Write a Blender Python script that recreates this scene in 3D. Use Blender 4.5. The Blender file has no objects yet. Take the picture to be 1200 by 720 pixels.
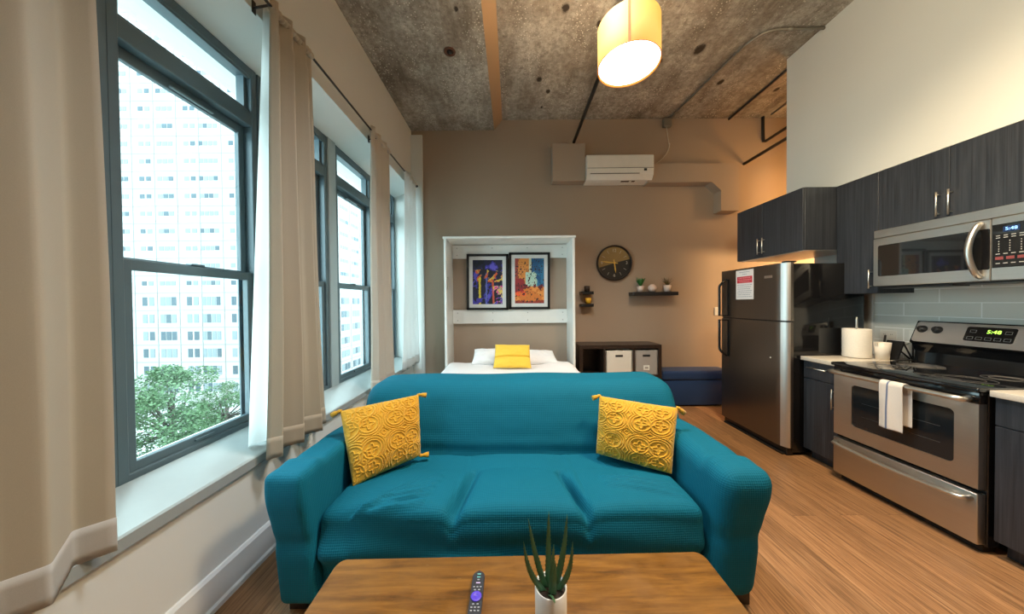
import bpy, bmesh, math, random
from mathutils import Vector, Matrix, noise
random.seed(7)
PI = math.pi
C = bpy.context.scene.collection
S = bpy.context.scene

# ------------------------------------------------------------------ camera
H = 1.434
F_PX, PITCH, YAW, ROLL = 347.3, .0129, .0009, .0092
cy, sy, cp, sp = math.cos(YAW), math.sin(YAW), math.cos(PITCH), math.sin(PITCH)
fwd = Vector((sy*cp, cy*cp, -sp)); right = Vector((cy, -sy, 0)); up = right.cross(fwd)
cr, sr = math.cos(ROLL), math.sin(ROLL)
r2 = right*cr - up*sr; u2 = right*sr + up*cr
cd = bpy.data.cameras.new('camera'); cam = bpy.data.objects.new('camera', cd); C.objects.link(cam)
M = Matrix((r2, u2, -fwd)).transposed().to_4x4(); M.translation = Vector((0, 0, H))
cam.matrix_world = M
cd.sensor_width = 36; cd.lens = F_PX/1200*36; cd.clip_start = .05; cd.clip_end = 500
S.camera = cam

# ------------------------------------------------------------------ light
S.view_settings.view_transform = 'Standard'; S.view_settings.look = 'None'
S.view_settings.gamma = 1; S.view_settings.use_curve_mapping = False
S.view_settings.exposure = 0.25
w = bpy.data.worlds.new('overcast_sky'); S.world = w; w.use_nodes = True
bg = w.node_tree.nodes['Background']; bg.inputs[0].default_value = (.70, .94, 1, 1); bg.inputs[1].default_value = 7.2
S.cycles.max_bounces = 8; S.cycles.diffuse_bounces = 5; S.cycles.glossy_bounces = 4
S.cycles.transparent_max_bounces = 12; S.cycles.sample_clamp_indirect = 6
S.cycles.caustics_reflective = False; S.cycles.caustics_refractive = False
S.cycles.use_denoising = True

def light(name, kind, loc, power, color, size=.1, rot=None):
    l = bpy.data.lights.new(name, kind); l.energy = power; l.color = color
    if kind == 'SPOT': l.spot_size = math.radians(125); l.spot_blend = .9; l.shadow_soft_size = size
    elif kind == 'AREA': l.shape = 'DISK'; l.size = size
    else: l.shadow_soft_size = size
    o = bpy.data.objects.new(name, l); o.location = loc
    if rot: o.rotation_euler = rot
    C.objects.link(o); return o
WARM = (1, .72, .42); CREAM = (1, .86, .68)
light('pendant_bulb', 'POINT', (.795, 2.0, 3.17), 60, WARM, .05)
light('living_fill_spot', 'SPOT', (.35, 1.75, 3.9), 250, (.96, .98, 1), .22)  # added spot without a fixture, brightens the sofa seat from above
light('table_fill_spot', 'SPOT', (.5, .2, 3.9), 60, (1, .97, .93), .2)  # unseen fill spot added over the coffee table
light('kitchen_ceiling_lamp', 'SPOT', (1.75, 1.35, 3.95), 400, (1, .76, .47), .25)
w_ = light('bulkhead_fill_spot', 'SPOT', (.9, .35, 3.2), 170, (1, .84, .58), .12, (0, -math.radians(84), math.radians(28)))  # unseen spot added to brighten the bulkhead, stands in for a second pendant
w_.data.spot_size = math.radians(105)
light('hallway_lamp', 'POINT', (3.9, 3.7, 3.0), 24, (1, .52, .18), .12)
light('side_room_lamp', 'POINT', (5.6, 3.2, 1.99), 650, (1, .60, .26), .06)
portal = []
for y0, y1 in ((.5, 1.22), (1.3, 2.0), (2.03, 2.76), (2.9, 3.62), (3.63, 4.34)):
    p = light('window_portal', 'AREA', (-1.86, (y0+y1)/2, 1.82), 1, (1, 1, 1), 1, (0, -PI/2, 0))
    p.data.shape = 'RECTANGLE'; p.data.size = 2.3; p.data.size_y = y1-y0
    p.data.cycles.is_portal = True

# ------------------------------------------------------------------ mesh helpers
class MB:
    def __init__(s): s.bm = bmesh.new(); s.mi = 0
    def _f(s, vs):
        try:
            f = s.bm.faces.new(vs); f.material_index = s.mi; f.smooth = False; return f
        except ValueError: return None
    def box(s, a, b, bev=0, seg=2, mat=None):
        x0, y0, z0 = [min(a[i], b[i]) for i in range(3)]; x1, y1, z1 = [max(a[i], b[i]) for i in range(3)]
        t = bmesh.new() if bev else s.bm
        v = [t.verts.new(p) for p in ((x0,y0,z0),(x1,y0,z0),(x1,y1,z0),(x0,y1,z0),(x0,y0,z1),(x1,y0,z1),(x1,y1,z1),(x0,y1,z1))]
        for q in ((0,3,2,1),(4,5,6,7),(0,1,5,4),(1,2,6,5),(2,3,7,6),(3,0,4,7)):
            f = t.faces.new([v[i] for i in q]); f.material_index = s.mi
        if bev:
            bmesh.ops.bevel(t, geom=t.edges[:], offset=bev, segments=seg, affect='EDGES', profile=.5)
            if mat: bmesh.ops.transform(t, matrix=mat, verts=t.verts[:])
            for f in t.faces: f.material_index = s.mi; f.smooth = seg > 1
            me = bpy.data.meshes.new('t'); t.to_mesh(me); t.free(); s.bm.from_mesh(me); bpy.data.meshes.remove(me)
        elif mat: bmesh.ops.transform(t, matrix=mat, verts=v)
        return s
    def prism(s, pts, a, b, axis='y'):      # polygon pts (2D) extruded along axis a..b
        def P(p, t): return {'y': (p[0], t, p[1]), 'x': (t, p[0], p[1]), 'z': (p[0], p[1], t)}[axis]
        A = [s.bm.verts.new(P(p, a)) for p in pts]; B = [s.bm.verts.new(P(p, b)) for p in pts]
        n = len(pts)
        s._f(A); s._f(B[::-1])
        for i in range(n): s._f([A[i], B[i], B[(i+1)%n], A[(i+1)%n]])
        return s
    def tube(s, pts, r, n=10, closed=False, cap=True):
        pts = [Vector(p) for p in pts]; R = r if isinstance(r, (list, tuple)) else [r]*len(pts)
        rings = []; N = len(pts); prev = None
        for i, p in enumerate(pts):
            a = pts[i-1] if (i or closed) else p; b = pts[(i+1) % N] if (i < N-1 or closed) else p
            t = (b-a).normalized()
            ref = prev if prev is not None else (Vector((0,0,1)) if abs(t.z) < .9 else Vector((1,0,0)))
            e1 = (ref - t*ref.dot(t)).normalized(); e2 = t.cross(e1); prev = e1
            rings.append([s.bm.verts.new(p + (e1*math.cos(2*PI*k/n) + e2*math.sin(2*PI*k/n))*R[i]) for k in range(n)])
        for i in range(N if closed else N-1):
            A, B = rings[i], rings[(i+1) % N]
            for k in range(n):
                f = s._f([A[k], A[(k+1)%n], B[(k+1)%n], B[k]])
                if f: f.smooth = True
        if cap and not closed: s._f(rings[0][::-1]); s._f(rings[-1])
        return s
    def lathe(s, prof, loc=(0,0,0), n=32, axis='z', smooth=True):    # prof: (r, h)
        rings = []
        def P(r, h, a):
            c, d = r*math.cos(a), r*math.sin(a)
            q = {'z': (c, d, h), 'y': (c, h, d), 'x': (h, c, d)}[axis]
            return (q[0]+loc[0], q[1]+loc[1], q[2]+loc[2])
        for r, h in prof:
            if r < 1e-6: rings.append([s.bm.verts.new(P(0, h, 0))])
            else: rings.append([s.bm.verts.new(P(r, h, 2*PI*k/n)) for k in range(n)])
        for A, B in zip(rings, rings[1:]):
            for k in range(n):
                a, b = (A[k % len(A)], A[(k+1) % len(A)]); c, d = (B[(k+1) % len(B)], B[k % len(B)])
                vs = []
                for v in (a, b, c, d):
                    if v not in vs: vs.append(v)
                if len(vs) > 2:
                    f = s._f(vs)
                    if f: f.smooth = smooth
        return s
    def grid(s, nu, nv, fn, smooth=True, flip=False):
        V = [[s.bm.verts.new(fn(i/nu, j/nv)) for j in range(nv+1)] for i in range(nu+1)]
        for i in range(nu):
            for j in range(nv):
                q = [V[i][j], V[i+1][j], V[i+1][j+1], V[i][j+1]]
                f = s._f(q[::-1] if flip else q)
                if f: f.smooth = smooth
        return V
    def rbox(s, a, b, r, n, deform=None):   # rounded, dense box for soft things; n = cuts per axis
        c = [(a[i]+b[i])/2 for i in range(3)]; h = [abs(b[i]-a[i])/2 for i in range(3)]
        r = min(r, *h)
        def ax(i):
            k = n[i]; e = [-h[i] + r*(1-math.cos(t*PI/2/4)) for t in range(4)]
            m = [-h[i]+r + (2*h[i]-2*r)*t/k for t in range(k+1)]
            return e + m + [-q for q in e[::-1]]
        X = [ax(i) for i in range(3)]; cache = {}
        def vert(p):
            key = tuple(round(q, 6) for q in p)
            if key in cache: return cache[key]
            q = Vector([max(-h[i]+r, min(h[i]-r, p[i])) for i in range(3)]); d = Vector(p)-q
            w = q + d.normalized()*r if d.length > 1e-9 else Vector(p)
            w = w + Vector(c)
            if deform: w = Vector(deform(w))
            cache[key] = s.bm.verts.new(w); return cache[key]
        for ax_ in range(3):
            u, v = [(1,2),(2,0),(0,1)][ax_]
            for sg in (-1, 1):
                for i in range(len(X[u])-1):
                    for j in range(len(X[v])-1):
                        q = []
                        for di, dj in ((0,0),(1,0),(1,1),(0,1)):
                            p = [0,0,0]; p[ax_] = sg*h[ax_]; p[u] = X[u][i+di]; p[v] = X[v][j+dj]; q.append(vert(p))
                        qq = []
                        for t in (q if sg > 0 else q[::-1]):
                            if t not in qq: qq.append(t)
                        if len(qq) > 2:
                            f = s._f(qq)
                            if f: f.smooth = True
        return s
    def text(s, body, size, mat, align='CENTER', ext=.0006):
        cu = bpy.data.curves.new('t', 'FONT'); cu.body = body; cu.size = size; cu.align_x = align; cu.align_y = 'CENTER'; cu.extrude = ext
        o = bpy.data.objects.new('t', cu); C.objects.link(o)
        bpy.context.view_layer.update()
        dg = bpy.context.evaluated_depsgraph_get(); me = bpy.data.meshes.new_from_object(o.evaluated_get(dg))
        me.transform(mat); 
        for p in me.polygons: p.material_index = s.mi
        s.bm.from_mesh(me)
        bpy.data.objects.remove(o); bpy.data.curves.remove(cu); bpy.data.meshes.remove(me); return s

ROOT = {}
def link(o, parent):
    C.objects.link(o)
    if parent: o.parent = parent; ROOT[o] = ROOT[parent]
    else: ROOT[o] = Vector(o.location)
    return o
def obj(name, mb, mat, parent=None, loc=None, recalc=True):
    me = bpy.data.meshes.new(name)
    if recalc: bmesh.ops.recalc_face_normals(mb.bm, faces=mb.bm.faces[:])
    base = ROOT[parent] if parent else Vector(loc or (0,0,0))
    bmesh.ops.translate(mb.bm, verts=mb.bm.verts[:], vec=-base)
    mb.bm.to_mesh(me); mb.bm.free()
    for m in (mat if isinstance(mat, (list, tuple)) else [mat]): me.materials.append(m)
    o = bpy.data.objects.new(name, me)
    if not parent: o.location = base
    return link(o, parent)
def tag(o, label, cat, group=None):
    o['label'] = label; o['category'] = cat
    if group: o['group'] = group
    return o
def thing(name, label, cat, loc=(0,0,0), group=None):
    o = bpy.data.objects.new(name, None); o.empty_display_size = .1; o.location = loc
    link(o, None); return tag(o, label, cat, group)
def struct(name, mb, mat, parent=None):
    o = obj(name, mb, mat, parent)
    if not parent: o['kind'] = 'structure'
    return o
def copy_tree(o, loc, parent=None):
    c = o.copy(); C.objects.link(c)
    if parent: c.parent = parent
    else: c.location = loc
    for ch in [q for q in bpy.data.objects if q.parent == o]: copy_tree(ch, None, c)
    return c
def fbm(p, o=3): return noise.fractal(Vector(p), 1, 2, o)

# ------------------------------------------------------------------ materials
class NT:
    def __init__(s, name):
        s.m = bpy.data.materials.new(name); s.m.use_nodes = True; s.t = s.m.node_tree; s.b = s.t.nodes['Principled BSDF']
    def n(s, kind, **kw):
        q = s.t.nodes.new('ShaderNode'+kind)
        for k, v in kw.items():
            if k in q.inputs: s.set(q.inputs[k], v)
            else: setattr(q, k, v)
        return q
    def set(s, inp, v):
        if hasattr(v, 'links') or isinstance(v, bpy.types.NodeSocket): s.t.links.new(v, inp)
        else: inp.default_value = v
    def p(s, **kw):
        for k, v in kw.items(): s.set(s.b.inputs[k.replace('_', ' ')], v)
        return s
    def obj(s): return s.n('TexCoord').outputs['Object']
    def gen(s, k): return s.n('TexCoord').outputs[k]
    def map(s, vec, scale=(1,1,1), loc=(0,0,0), rot=(0,0,0)):
        q = s.n('Mapping'); s.set(q.inputs[0], vec); q.inputs[1].default_value = loc; q.inputs[2].default_value = rot; q.inputs[3].default_value = scale
        return q.outputs[0]
    def noise(s, vec, scale, detail=4, rough=.5, dist=0):
        q = s.n('TexNoise'); s.set(q.inputs['Vector'], vec); q.inputs['Scale'].default_value = scale
        q.inputs['Detail'].default_value = detail; q.inputs['Roughness'].default_value = rough; q.inputs['Distortion'].default_value = dist
        return q.outputs['Fac']
    def ramp(s, fac, stops, interp='LINEAR'):
        q = s.n('ValToRGB'); s.set(q.inputs[0], fac); e = q.color_ramp.elements; q.color_ramp.interpolation = interp
        while len(e) < len(stops): e.new(.5)
        for a, (p_, c) in zip(e, stops):
            a.position = p_; a.color = (*c, 1) if len(c) == 3 else c
        return q.outputs[0]
    def mix(s, fac, a, b, mode='MIX'):
        q = s.n('Mix'); q.data_type = 'RGBA'; q.blend_type = mode
        s.set(q.inputs[0], fac)
        for i, v in ((6, a), (7, b)):
            if isinstance(v, tuple): v = (*v, 1) if len(v) == 3 else v
            s.set(q.inputs[i], v)
        return q.outputs[2]
    def math(s, op, a, b=None, c=None):
        q = s.n('Math'); q.operation = op; s.set(q.inputs[0], a)
        if b is not None: s.set(q.inputs[1], b)
        if c is not None: s.set(q.inputs[2], c)
        return q.outputs[0]
    def bump(s, h, strength=.3, dist=.01):
        q = s.n('Bump'); s.set(q.inputs['Height'], h); q.inputs['Strength'].default_value = strength; q.inputs['Distance'].default_value = dist
        s.t.links.new(q.outputs[0], s.b.inputs['Normal']); return s
def rgb(r, g, b):
    f = lambda c: (c/255/12.92 if c/255 <= .04045 else ((c/255+.055)/1.055)**2.4)
    return (f(r), f(g), f(b))
def plain(name, col, rough=.5, metal=0, **kw):
    t = NT(name); t.p(Roughness=rough, Metallic=metal)
    q = t.noise(t.obj(), 9, 3)
    t.p(Base_Color=t.mix(q, tuple(c*.94 for c in col), tuple(min(1, c*1.05) for c in col)))
    for k, v in kw.items(): t.p(**{k: v})
    return t.m
def glow(name, col, strength):
    t = NT(name); t.p(Base_Color=(*col, 1), Emission_Color=(*col, 1), Emission_Strength=strength, Roughness=.6); return t.m

def m_wall(name, col, rough=.75):
    t = NT(name); o = t.obj(); n1 = t.noise(o, 1.3, 3)
    t.p(Base_Color=t.mix(n1, tuple(c*.95 for c in col), tuple(min(1, c*1.04) for c in col)), Roughness=rough)
    t.bump(t.noise(o, 160, 2), .08, .002); return t.m
WHITE_WALL = m_wall('white_paint', (.68, .70, .68)); TAUPE = m_wall('taupe_paint', (.365, .283, .212))
SILL_W = plain('sill_paint', (.33, .36, .36), .25); TRIM_W = plain('trim_paint', (.68, .70, .70), .35)
DUCT = m_wall('duct_paint', (.37, .29, .222))
def m_concrete():
    t = NT('board_marked_concrete'); o = t.obj()
    big = t.noise(o, 1.6, 6, .7); st = t.noise(t.map(o, (3.2, .8, 3)), 1.4, 6, .75); fine = t.noise(o, 20, 6, .75)
    c = t.ramp(t.math('ADD', t.math('MULTIPLY', big, .5), t.math('MULTIPLY', st, .5)), [(.38, (.15, .125, .098)), (.46, (.29, .26, .215)), (.53, (.40, .37, .32)), (.62, (.56, .53, .47))])
    c = t.mix(t.ramp(fine, [(.4, (0, 0, 0)), (.66, (.75, .75, .75))]), c, (.15, .125, .10))
    v = t.n('TexVoronoi'); t.set(v.inputs['Vector'], o); v.inputs['Scale'].default_value = 38
    agg = t.ramp(v.outputs['Distance'], [(.16, (1, 1, 1)), (.27, (0, 0, 0))])
    am = t.math('MULTIPLY', agg, t.ramp(t.noise(t.map(o, (1.6, .5, 1)), 2.2, 4, .6), [(.44, (0, 0, 0)), (.6, (1, 1, 1))]))
    c = t.mix(t.math('MULTIPLY', am, .8), c, (.80, .76, .67))
    pit = t.ramp(t.noise(o, 60, 3, .6), [(.31, (1, 1, 1)), (.36, (0, 0, 0))])
    c = t.mix(t.math('MULTIPLY', pit, .7), c, (.06, .05, .04))
    # chipped anchor holes
    for hx, hy, hr in ((-.45, 2.55, .022), (.35, 3.55, .035), (.48, 3.75, .03), (1.05, 3.9, .03), (.51, 2.7, .04), (.86, 2.85, .03), (.43, 4.05, .02), (1.66, 3.3, .03), (2.0, 3.15, .06), (1.2, 3.35, .04), (3.35, 3.75, .035), (2.55, 3.62, .04)):
        q = t.n('VectorMath'); q.operation = 'DISTANCE'
        warp = t.n('VectorMath'); warp.operation = 'MULTIPLY'; t.set(warp.inputs[0], o); warp.inputs[1].default_value = (1, .7, 0)
        t.set(q.inputs[0], warp.outputs[0]); q.inputs[1].default_value = (hx, hy*.7, 0)
        d = t.math('ADD', q.outputs['Value'], t.math('MULTIPLY', t.math('SUBTRACT', fine, .5), hr*1.6))
        k = t.math('SUBTRACT', 1, t.n('MapRange', **{'Value': d, 'From Min': hr*.6, 'From Max': hr}).outputs[0])
        c = t.mix(k, c, (.035, .025, .018))
    t.p(Base_Color=c, Roughness=.85); t.bump(t.math('ADD', t.noise(o, 38, 6, .7), t.math('MULTIPLY', agg, .25)), .55, .012); return t.m
CONCRETE = m_concrete()
def m_floor():
    t = NT('oak_laminate'); o = t.obj()
    sw = t.n('SeparateXYZ'); t.set(sw.inputs[0], o); cb = t.n('CombineXYZ'); t.set(cb.inputs[0], sw.outputs[1]); t.set(cb.inputs[1], sw.outputs[0])
    b = t.n('TexBrick'); t.set(b.inputs['Vector'], cb.outputs[0])
    b.inputs['Color1'].default_value = (0, 0, 0, 1); b.inputs['Color2'].default_value = (1, 1, 1, 1); b.inputs['Mortar'].default_value = (.5, .5, .5, 1)
    b.inputs['Scale'].default_value = 1; b.inputs['Mortar Size'].default_value = .0012; b.inputs['Brick Width'].default_value = 1.2; b.inputs['Row Height'].default_value = .155; b.offset = .37
    shift = t.math('MULTIPLY', t.n('SeparateColor', **{'Color': b.outputs['Color']}).outputs[0], 9)
    ad = t.n('VectorMath'); ad.operation = 'ADD'; t.set(ad.inputs[0], o); cx = t.n('CombineXYZ'); t.set(cx.inputs[1], shift); t.set(cx.inputs[0], shift); t.set(ad.inputs[1], cx.outputs[0])
    g1 = t.noise(t.map(ad.outputs[0], (13, .8, 1)), 2.2, 6, .62, .8); g2 = t.noise(t.map(ad.outputs[0], (70, 2.2, 1)), 2, 4, .6)
    g3 = t.noise(t.map(ad.outputs[0], (34, 1.1, 1)), 1.7, 6, .7, 1.2); g1 = t.math('ADD', t.math('MULTIPLY', g1, .5), t.math('MULTIPLY', g3, .5))
    c = t.ramp(g1, [(.34, (.16, .075, .031)), (.45, (.33, .168, .074)), (.56, (.44, .235, .108)), (.68, (.54, .315, .16))])
    c = t.mix(t.math('MULTIPLY', t.ramp(g2, [(.5, (0, 0, 0)), (.64, (1, 1, 1))]), .7), c, (.15, .075, .034))
    c = t.mix(.22, c, b.outputs['Color'], 'OVERLAY')
    c = t.mix(t.math('MULTIPLY', b.outputs['Fac'], .6), c, (.06, .03, .015))
    t.p(Base_Color=c, Roughness=t.math('MULTIPLY_ADD', g1, .18, .34)); t.bump(t.math('SUBTRACT', g2, b.outputs['Fac']), .12, .002); return t.m
FLOOR = m_floor()
def m_veneer(name, c0, c1, axis='z'):
    t = NT(name); o = t.obj(); sc = {'z': (90, 90, 1.6), 'y': (90, 1.6, 90)}[axis]
    g = t.noise(t.map(o, sc), 1, 5, .65, .4); g2 = t.noise(t.map(o, tuple(q*.3 for q in sc)), 1, 3)
    c = t.mix(t.ramp(g, [(.32, (0, 0, 0)), (.68, (1, 1, 1))]), c0, c1); c = t.mix(t.math('MULTIPLY', g2, .45), c, c0)
    t.p(Base_Color=c, Roughness=.34); t.bump(g, .12, .001); return t.m
VENEER = m_veneer('charcoal_wood_veneer', (.016, .020, .028), (.058, .066, .083))
def m_steel(name, axis, col=(.50, .48, .45), rough=.3):
    t = NT(name); o = t.obj(); sc = {'y': (300, 2, 300), 'z': (300, 300, 2)}[axis]
    g = t.noise(t.map(o, sc), 1, 3)
    t.p(Base_Color=t.mix(g, tuple(c*.86 for c in col), col), Metallic=1.0, Roughness=t.math('MULTIPLY_ADD', g, .12, rough)); return t.m
STEEL = m_steel('brushed_stainless', 'y', (.62, .59, .55)); STEEL_F = m_steel('dark_brushed_stainless', 'z', (.235, .21, .19), .30); STEEL_L = m_steel('bright_steel', 'y', (.75, .73, .69), .28); STEEL_HI = m_steel('steel_edge_highlight', 'z', (.72, .71, .69), .36)
BLACK_G = plain('black_gloss', (.008, .008, .009), .08); BLACK_M = plain('black_satin', (.012, .012, .013), .35)
BLACK_GLASS = plain('black_glass', (.010, .011, .013), .03, Specular_IOR_Level=.8)
OVEN_GLASS = plain('oven_glass', (.014, .017, .02), .05)
def m_quartz():
    t = NT('quartz_top'); o = t.obj(); t.p(Base_Color=t.mix(t.noise(o, 120, 3), (.60, .54, .46), (.74, .69, .61)), Roughness=.22); return t.m
QUARTZ = m_quartz()
def m_tile():
    t = NT('glass_subway_tile'); o = t.obj(); q = t.n('SeparateXYZ'); t.set(q.inputs[0], o); cb = t.n('CombineXYZ'); t.set(cb.inputs[0], q.outputs[1]); t.set(cb.inputs[1], q.outputs[2])
    b = t.n('TexBrick'); t.set(b.inputs['Vector'], t.map(cb.outputs[0], loc=(-.01, -.087, 0)))
    b.inputs['Color1'].default_value = (.69, .69, .64, 1); b.inputs['Color2'].default_value = (.72, .72, .67, 1); b.inputs['Mortar'].default_value = (.97, .97, .95, 1)
    b.inputs['Scale'].default_value = 1; b.inputs['Mortar Size'].default_value = .0034; b.inputs['Brick Width'].default_value = .42; b.inputs['Row Height'].default_value = .11; b.offset = .5
    t.p(Base_Color=b.outputs['Color'], Roughness=.14); t.bump(t.math('SUBTRACT', 1, b.outputs['Fac']), .4, .002); return t.m
TILE = m_tile()
FRAME_M = plain('window_frame_paint', (.085, .125, .145), .38); MULL_M = plain('window_pier_paint', (.36, .42, .44), .45)
def m_glass():
    t = NT('window_glass'); nt = t.t
    tr = t.n('BsdfTransparent'); tr.inputs[0].default_value = (.95, .985, .98, 1); gl = t.n('BsdfGlossy'); gl.inputs['Roughness'].default_value = .01
    fr = t.n('Fresnel'); fr.inputs[0].default_value = 1.45; mx = t.n('MixShader'); t.set(mx.inputs[0], t.math('MULTIPLY', fr.outputs[0], t.math('SUBTRACT', 1, t.n('NewGeometry').outputs['Backfacing'])))
    nt.links.new(tr.outputs[0], mx.inputs[1]); nt.links.new(gl.outputs[0], mx.inputs[2]); nt.links.new(mx.outputs[0], nt.nodes['Material Output'].inputs[0]); return t.m
GLASS = m_glass()
def m_cloth(name, col, translucent=.0, weave=700, rough=.9):
    t = NT(name); o = t.obj(); nt = t.t
    c = t.mix(t.noise(o, weave, 2), tuple(q*.86 for q in col), tuple(min(1, q*1.08) for q in col))
    t.p(Base_Color=c, Roughness=rough, Sheen_Weight=.15); t.bump(t.noise(o, weave, 2), .15, .001)
    if translucent:
        tl = t.n('BsdfTranslucent'); t.set(tl.inputs[0], c); mx = t.n('MixShader'); mx.inputs[0].default_value = translucent
        nt.links.new(t.b.outputs[0], mx.inputs[1]); nt.links.new(tl.outputs[0], mx.inputs[2]); nt.links.new(mx.outputs[0], nt.nodes['Material Output'].inputs[0])
    return t.m
CURT = m_cloth('beige_curtain_cloth', (.54, .475, .375), .22); CURT_W = m_cloth('white_lining_lit_cloth', (.84, .84, .83), .55); CURT_B = m_cloth('cream_curtain_cloth', (.62, .56, .48), .25)
LINEN = m_cloth('white_bed_linen', (.84, .84, .85)); TOWEL = m_cloth('white_towel_cloth', (.80, .74, .68), 0, 350); TOWEL_S = m_cloth('towel_blue_stripe', (.16, .20, .32), 0, 350)
def m_waffle():
    t = NT('teal_waffle_slipcover'); o = t.gen('UV'); q = t.n('SeparateXYZ'); t.set(q.inputs[0], o)
    fx = t.math('SINE', t.math('MULTIPLY', q.outputs[0], 2*PI/.0098)); fy = t.math('SINE', t.math('MULTIPLY', q.outputs[1], 2*PI/.0098))
    hgt = t.math('MULTIPLY', t.math('ADD', fx, fy), .5)
    c = t.mix(t.math('MULTIPLY_ADD', hgt, .5, .5), (.0008, .112, .182), (.001, .150, .238))
    c = t.mix(t.math('MULTIPLY', t.noise(t.obj(), 2.5, 3), .3), c, (.004, .09, .135))
    t.p(Base_Color=c, Roughness=.8, Specular_IOR_Level=.2); t.bump(hgt, .35, .0018); return t.m
WAFFLE = m_waffle()
def m_chenille():
    t = NT('mustard_chenille'); o = t.obj(); n = t.noise(o, 260, 3)
    t.p(Base_Color=t.mix(n, (.46, .22, .006), (.84, .46, .028)), Roughness=.95, Sheen_Weight=.3); t.bump(n, .6, .004); return t.m
MUSTARD = m_chenille()
def m_tabletop():
    t = NT('honey_stained_table_wood'); o = t.obj()
    g = t.noise(t.map(o, (1.6, 16, 10)), 2, 6, .65, .6); g2 = t.noise(t.map(o, (5, 60, 20)), 2, 4, .6); blot = t.ramp(t.noise(o, 5.5, 6, .7), [(.36, (0, 0, 0)), (.62, (1, 1, 1))])
    c = t.ramp(g, [(.33, (.07, .027, .004)), (.48, (.165, .068, .009)), (.66, (.29, .13, .022))])
    c = t.mix(t.math('MULTIPLY', blot, .55), c, (.22, .098, .015)); c = t.mix(t.math('MULTIPLY', t.ramp(g2, [(.52, (0, 0, 0)), (.7, (1, 1, 1))]), .4), c, (.15, .055, .01))
    sc = t.ramp(t.noise(t.map(o, (14, 90, 1), rot=(0, 0, .5)), 1.3, 4, .7), [(.68, (0, 0, 0)), (.76, (1, 1, 1))])
    c = t.mix(t.math('MULTIPLY', sc, .5), c, (.55, .36, .17))
    t.p(Base_Color=c, Roughness=t.math('MULTIPLY_ADD', blot, .12, .3)); t.bump(g2, .06, .001); return t.m
TABLE = m_tabletop()
ESPRESSO = m_veneer('espresso_wood', (.018, .010, .007), (.042, .026, .019), 'y')
WHITE_L = plain('white_laminate', (.76, .77, .74), .35); WHITE_P = plain('white_plastic', (.78, .76, .70), .35); CERAMIC = plain('white_ceramic', (.80, .79, .77), .3)
NAVY = m_cloth('navy_velvet', (.006, .034, .12), 0, 300); PAPER = m_cloth('paper_towel', (.82, .78, .71), 0, 150)
PIPE_D = plain('dark_iron_pipe', (.035, .030, .027), .5, .3); PIPE_G = plain('galvanised_conduit', (.30, .28, .24), .45, .6)
GREEN = plain('aloe_skin', (.085, .23, .12), .38); GREEN2 = plain('leaf_green', (.03, .16, .03), .45); DRY = plain('dry_stem', (.11, .08, .03), .7); SOIL = plain('soil', (.03, .02, .014), .95)
GREY_BIN = m_cloth('grey_tweed', (.36, .34, .32), 0, 220); WHITE_BIN = m_cloth('white_canvas', (.74, .70, .62), 0, 400)

# ------------------------------------------------------------------ structure
XL, YB, ZC, ZB = -1.433, 4.324, 4.086, 3.942
XR, XEND, YF = 3.36, 4.6, -2.6
struct('floor', MB().box((XL-.3, YF, -.12), (XEND, YB+.1, 0)), FLOOR)
m = MB(); m.box((-.12, YF, ZC), (XEND, YB+.1, ZC+.2))
m.prism([(XL-.65, ZB), (-.2306, ZB), (-.119, ZC), (-.119, ZC+.2), (XL-.65, ZC+.2)], YF, YB+.1)
struct('ceiling', m, CONCRETE)
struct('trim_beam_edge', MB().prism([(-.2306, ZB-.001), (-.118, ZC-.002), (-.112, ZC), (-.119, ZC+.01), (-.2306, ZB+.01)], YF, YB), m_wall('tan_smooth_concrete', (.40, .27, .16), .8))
struct('wall_back', MB().box((XL, YB, 0), (XEND, YB+.12, ZC)), TAUPE)
struct('trim_window_jamb', MB().box((XL-.65, YB+.04, 0), (XL, YB+.12, ZC)), WHITE_WALL)
XG = -1.70
m = MB()
m.prism([(XL, 0), (XL, .575), (XG, .64), (-2.08, .60), (-2.08, 0)], YF, YB+.04)
m.prism([(XL, ZB), (XL, 3.09), (XG, 2.995), (-1.80, 2.995), (-1.80, 3.03), (-2.08, 3.03), (-2.08, ZB)], YF, YB+.04)
m.prism([(XL, .575), (XL, 3.09), (XG, 2.995), (-2.08, 3.03), (-2.08, .6), (XG, .64)], YF, .455)
struct('wall_left', m, WHITE_WALL)
struct('wall_front', MB().box((XL-.65, YF-.1, 0), (XEND, YF, ZC)), WHITE_WALL)
struct('wall_right', MB().box((XR, YF, 0), (XR+.1, 3.29, 2.45)).box((3.05, YF, 2.497), (XR+.1, 3.2897, ZC)).box((XR, YF, 2.45), (XR+.1, 3.29, 2.5)), WHITE_WALL)
struct('wall_hallway', MB().box((XEND, 2.2, 0), (XEND+.1, 3.54, ZC)).box((XEND, 3.54, 2.05), (XEND+.1, YB+.1, ZC)).box((XEND+.1, 2.1, 0), (6.4, 2.2, 2.8)).box((XEND+.1, YB, 0), (6.4, YB+.12, 2.8)).box((6.4, 2.1, 0), (6.5, YB+.12, 2.8)).box((XEND+.1, 2.1, 2.7), (6.5, YB+.12, 2.8)).box((XEND+.1, 2.1, -.1), (6.5, YB+.12, 0)).box((XR+.1, 2.1, 0), (XEND, 2.2, ZC)), TAUPE)
struct('trim_pilaster', MB().box((XL, YB-.03, 0), (-1.268, YB, 3.87), .004, 1), WHITE_WALL)
struct('trim_sill', MB().prism([(XL+.022, .552), (XL+.022, .60), (XL+.012, .606), (XG+.01, .664), (XG+.01, .635), (XL, .577), (XL, .552)], .46, YB+.02), SILL_W)
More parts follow.
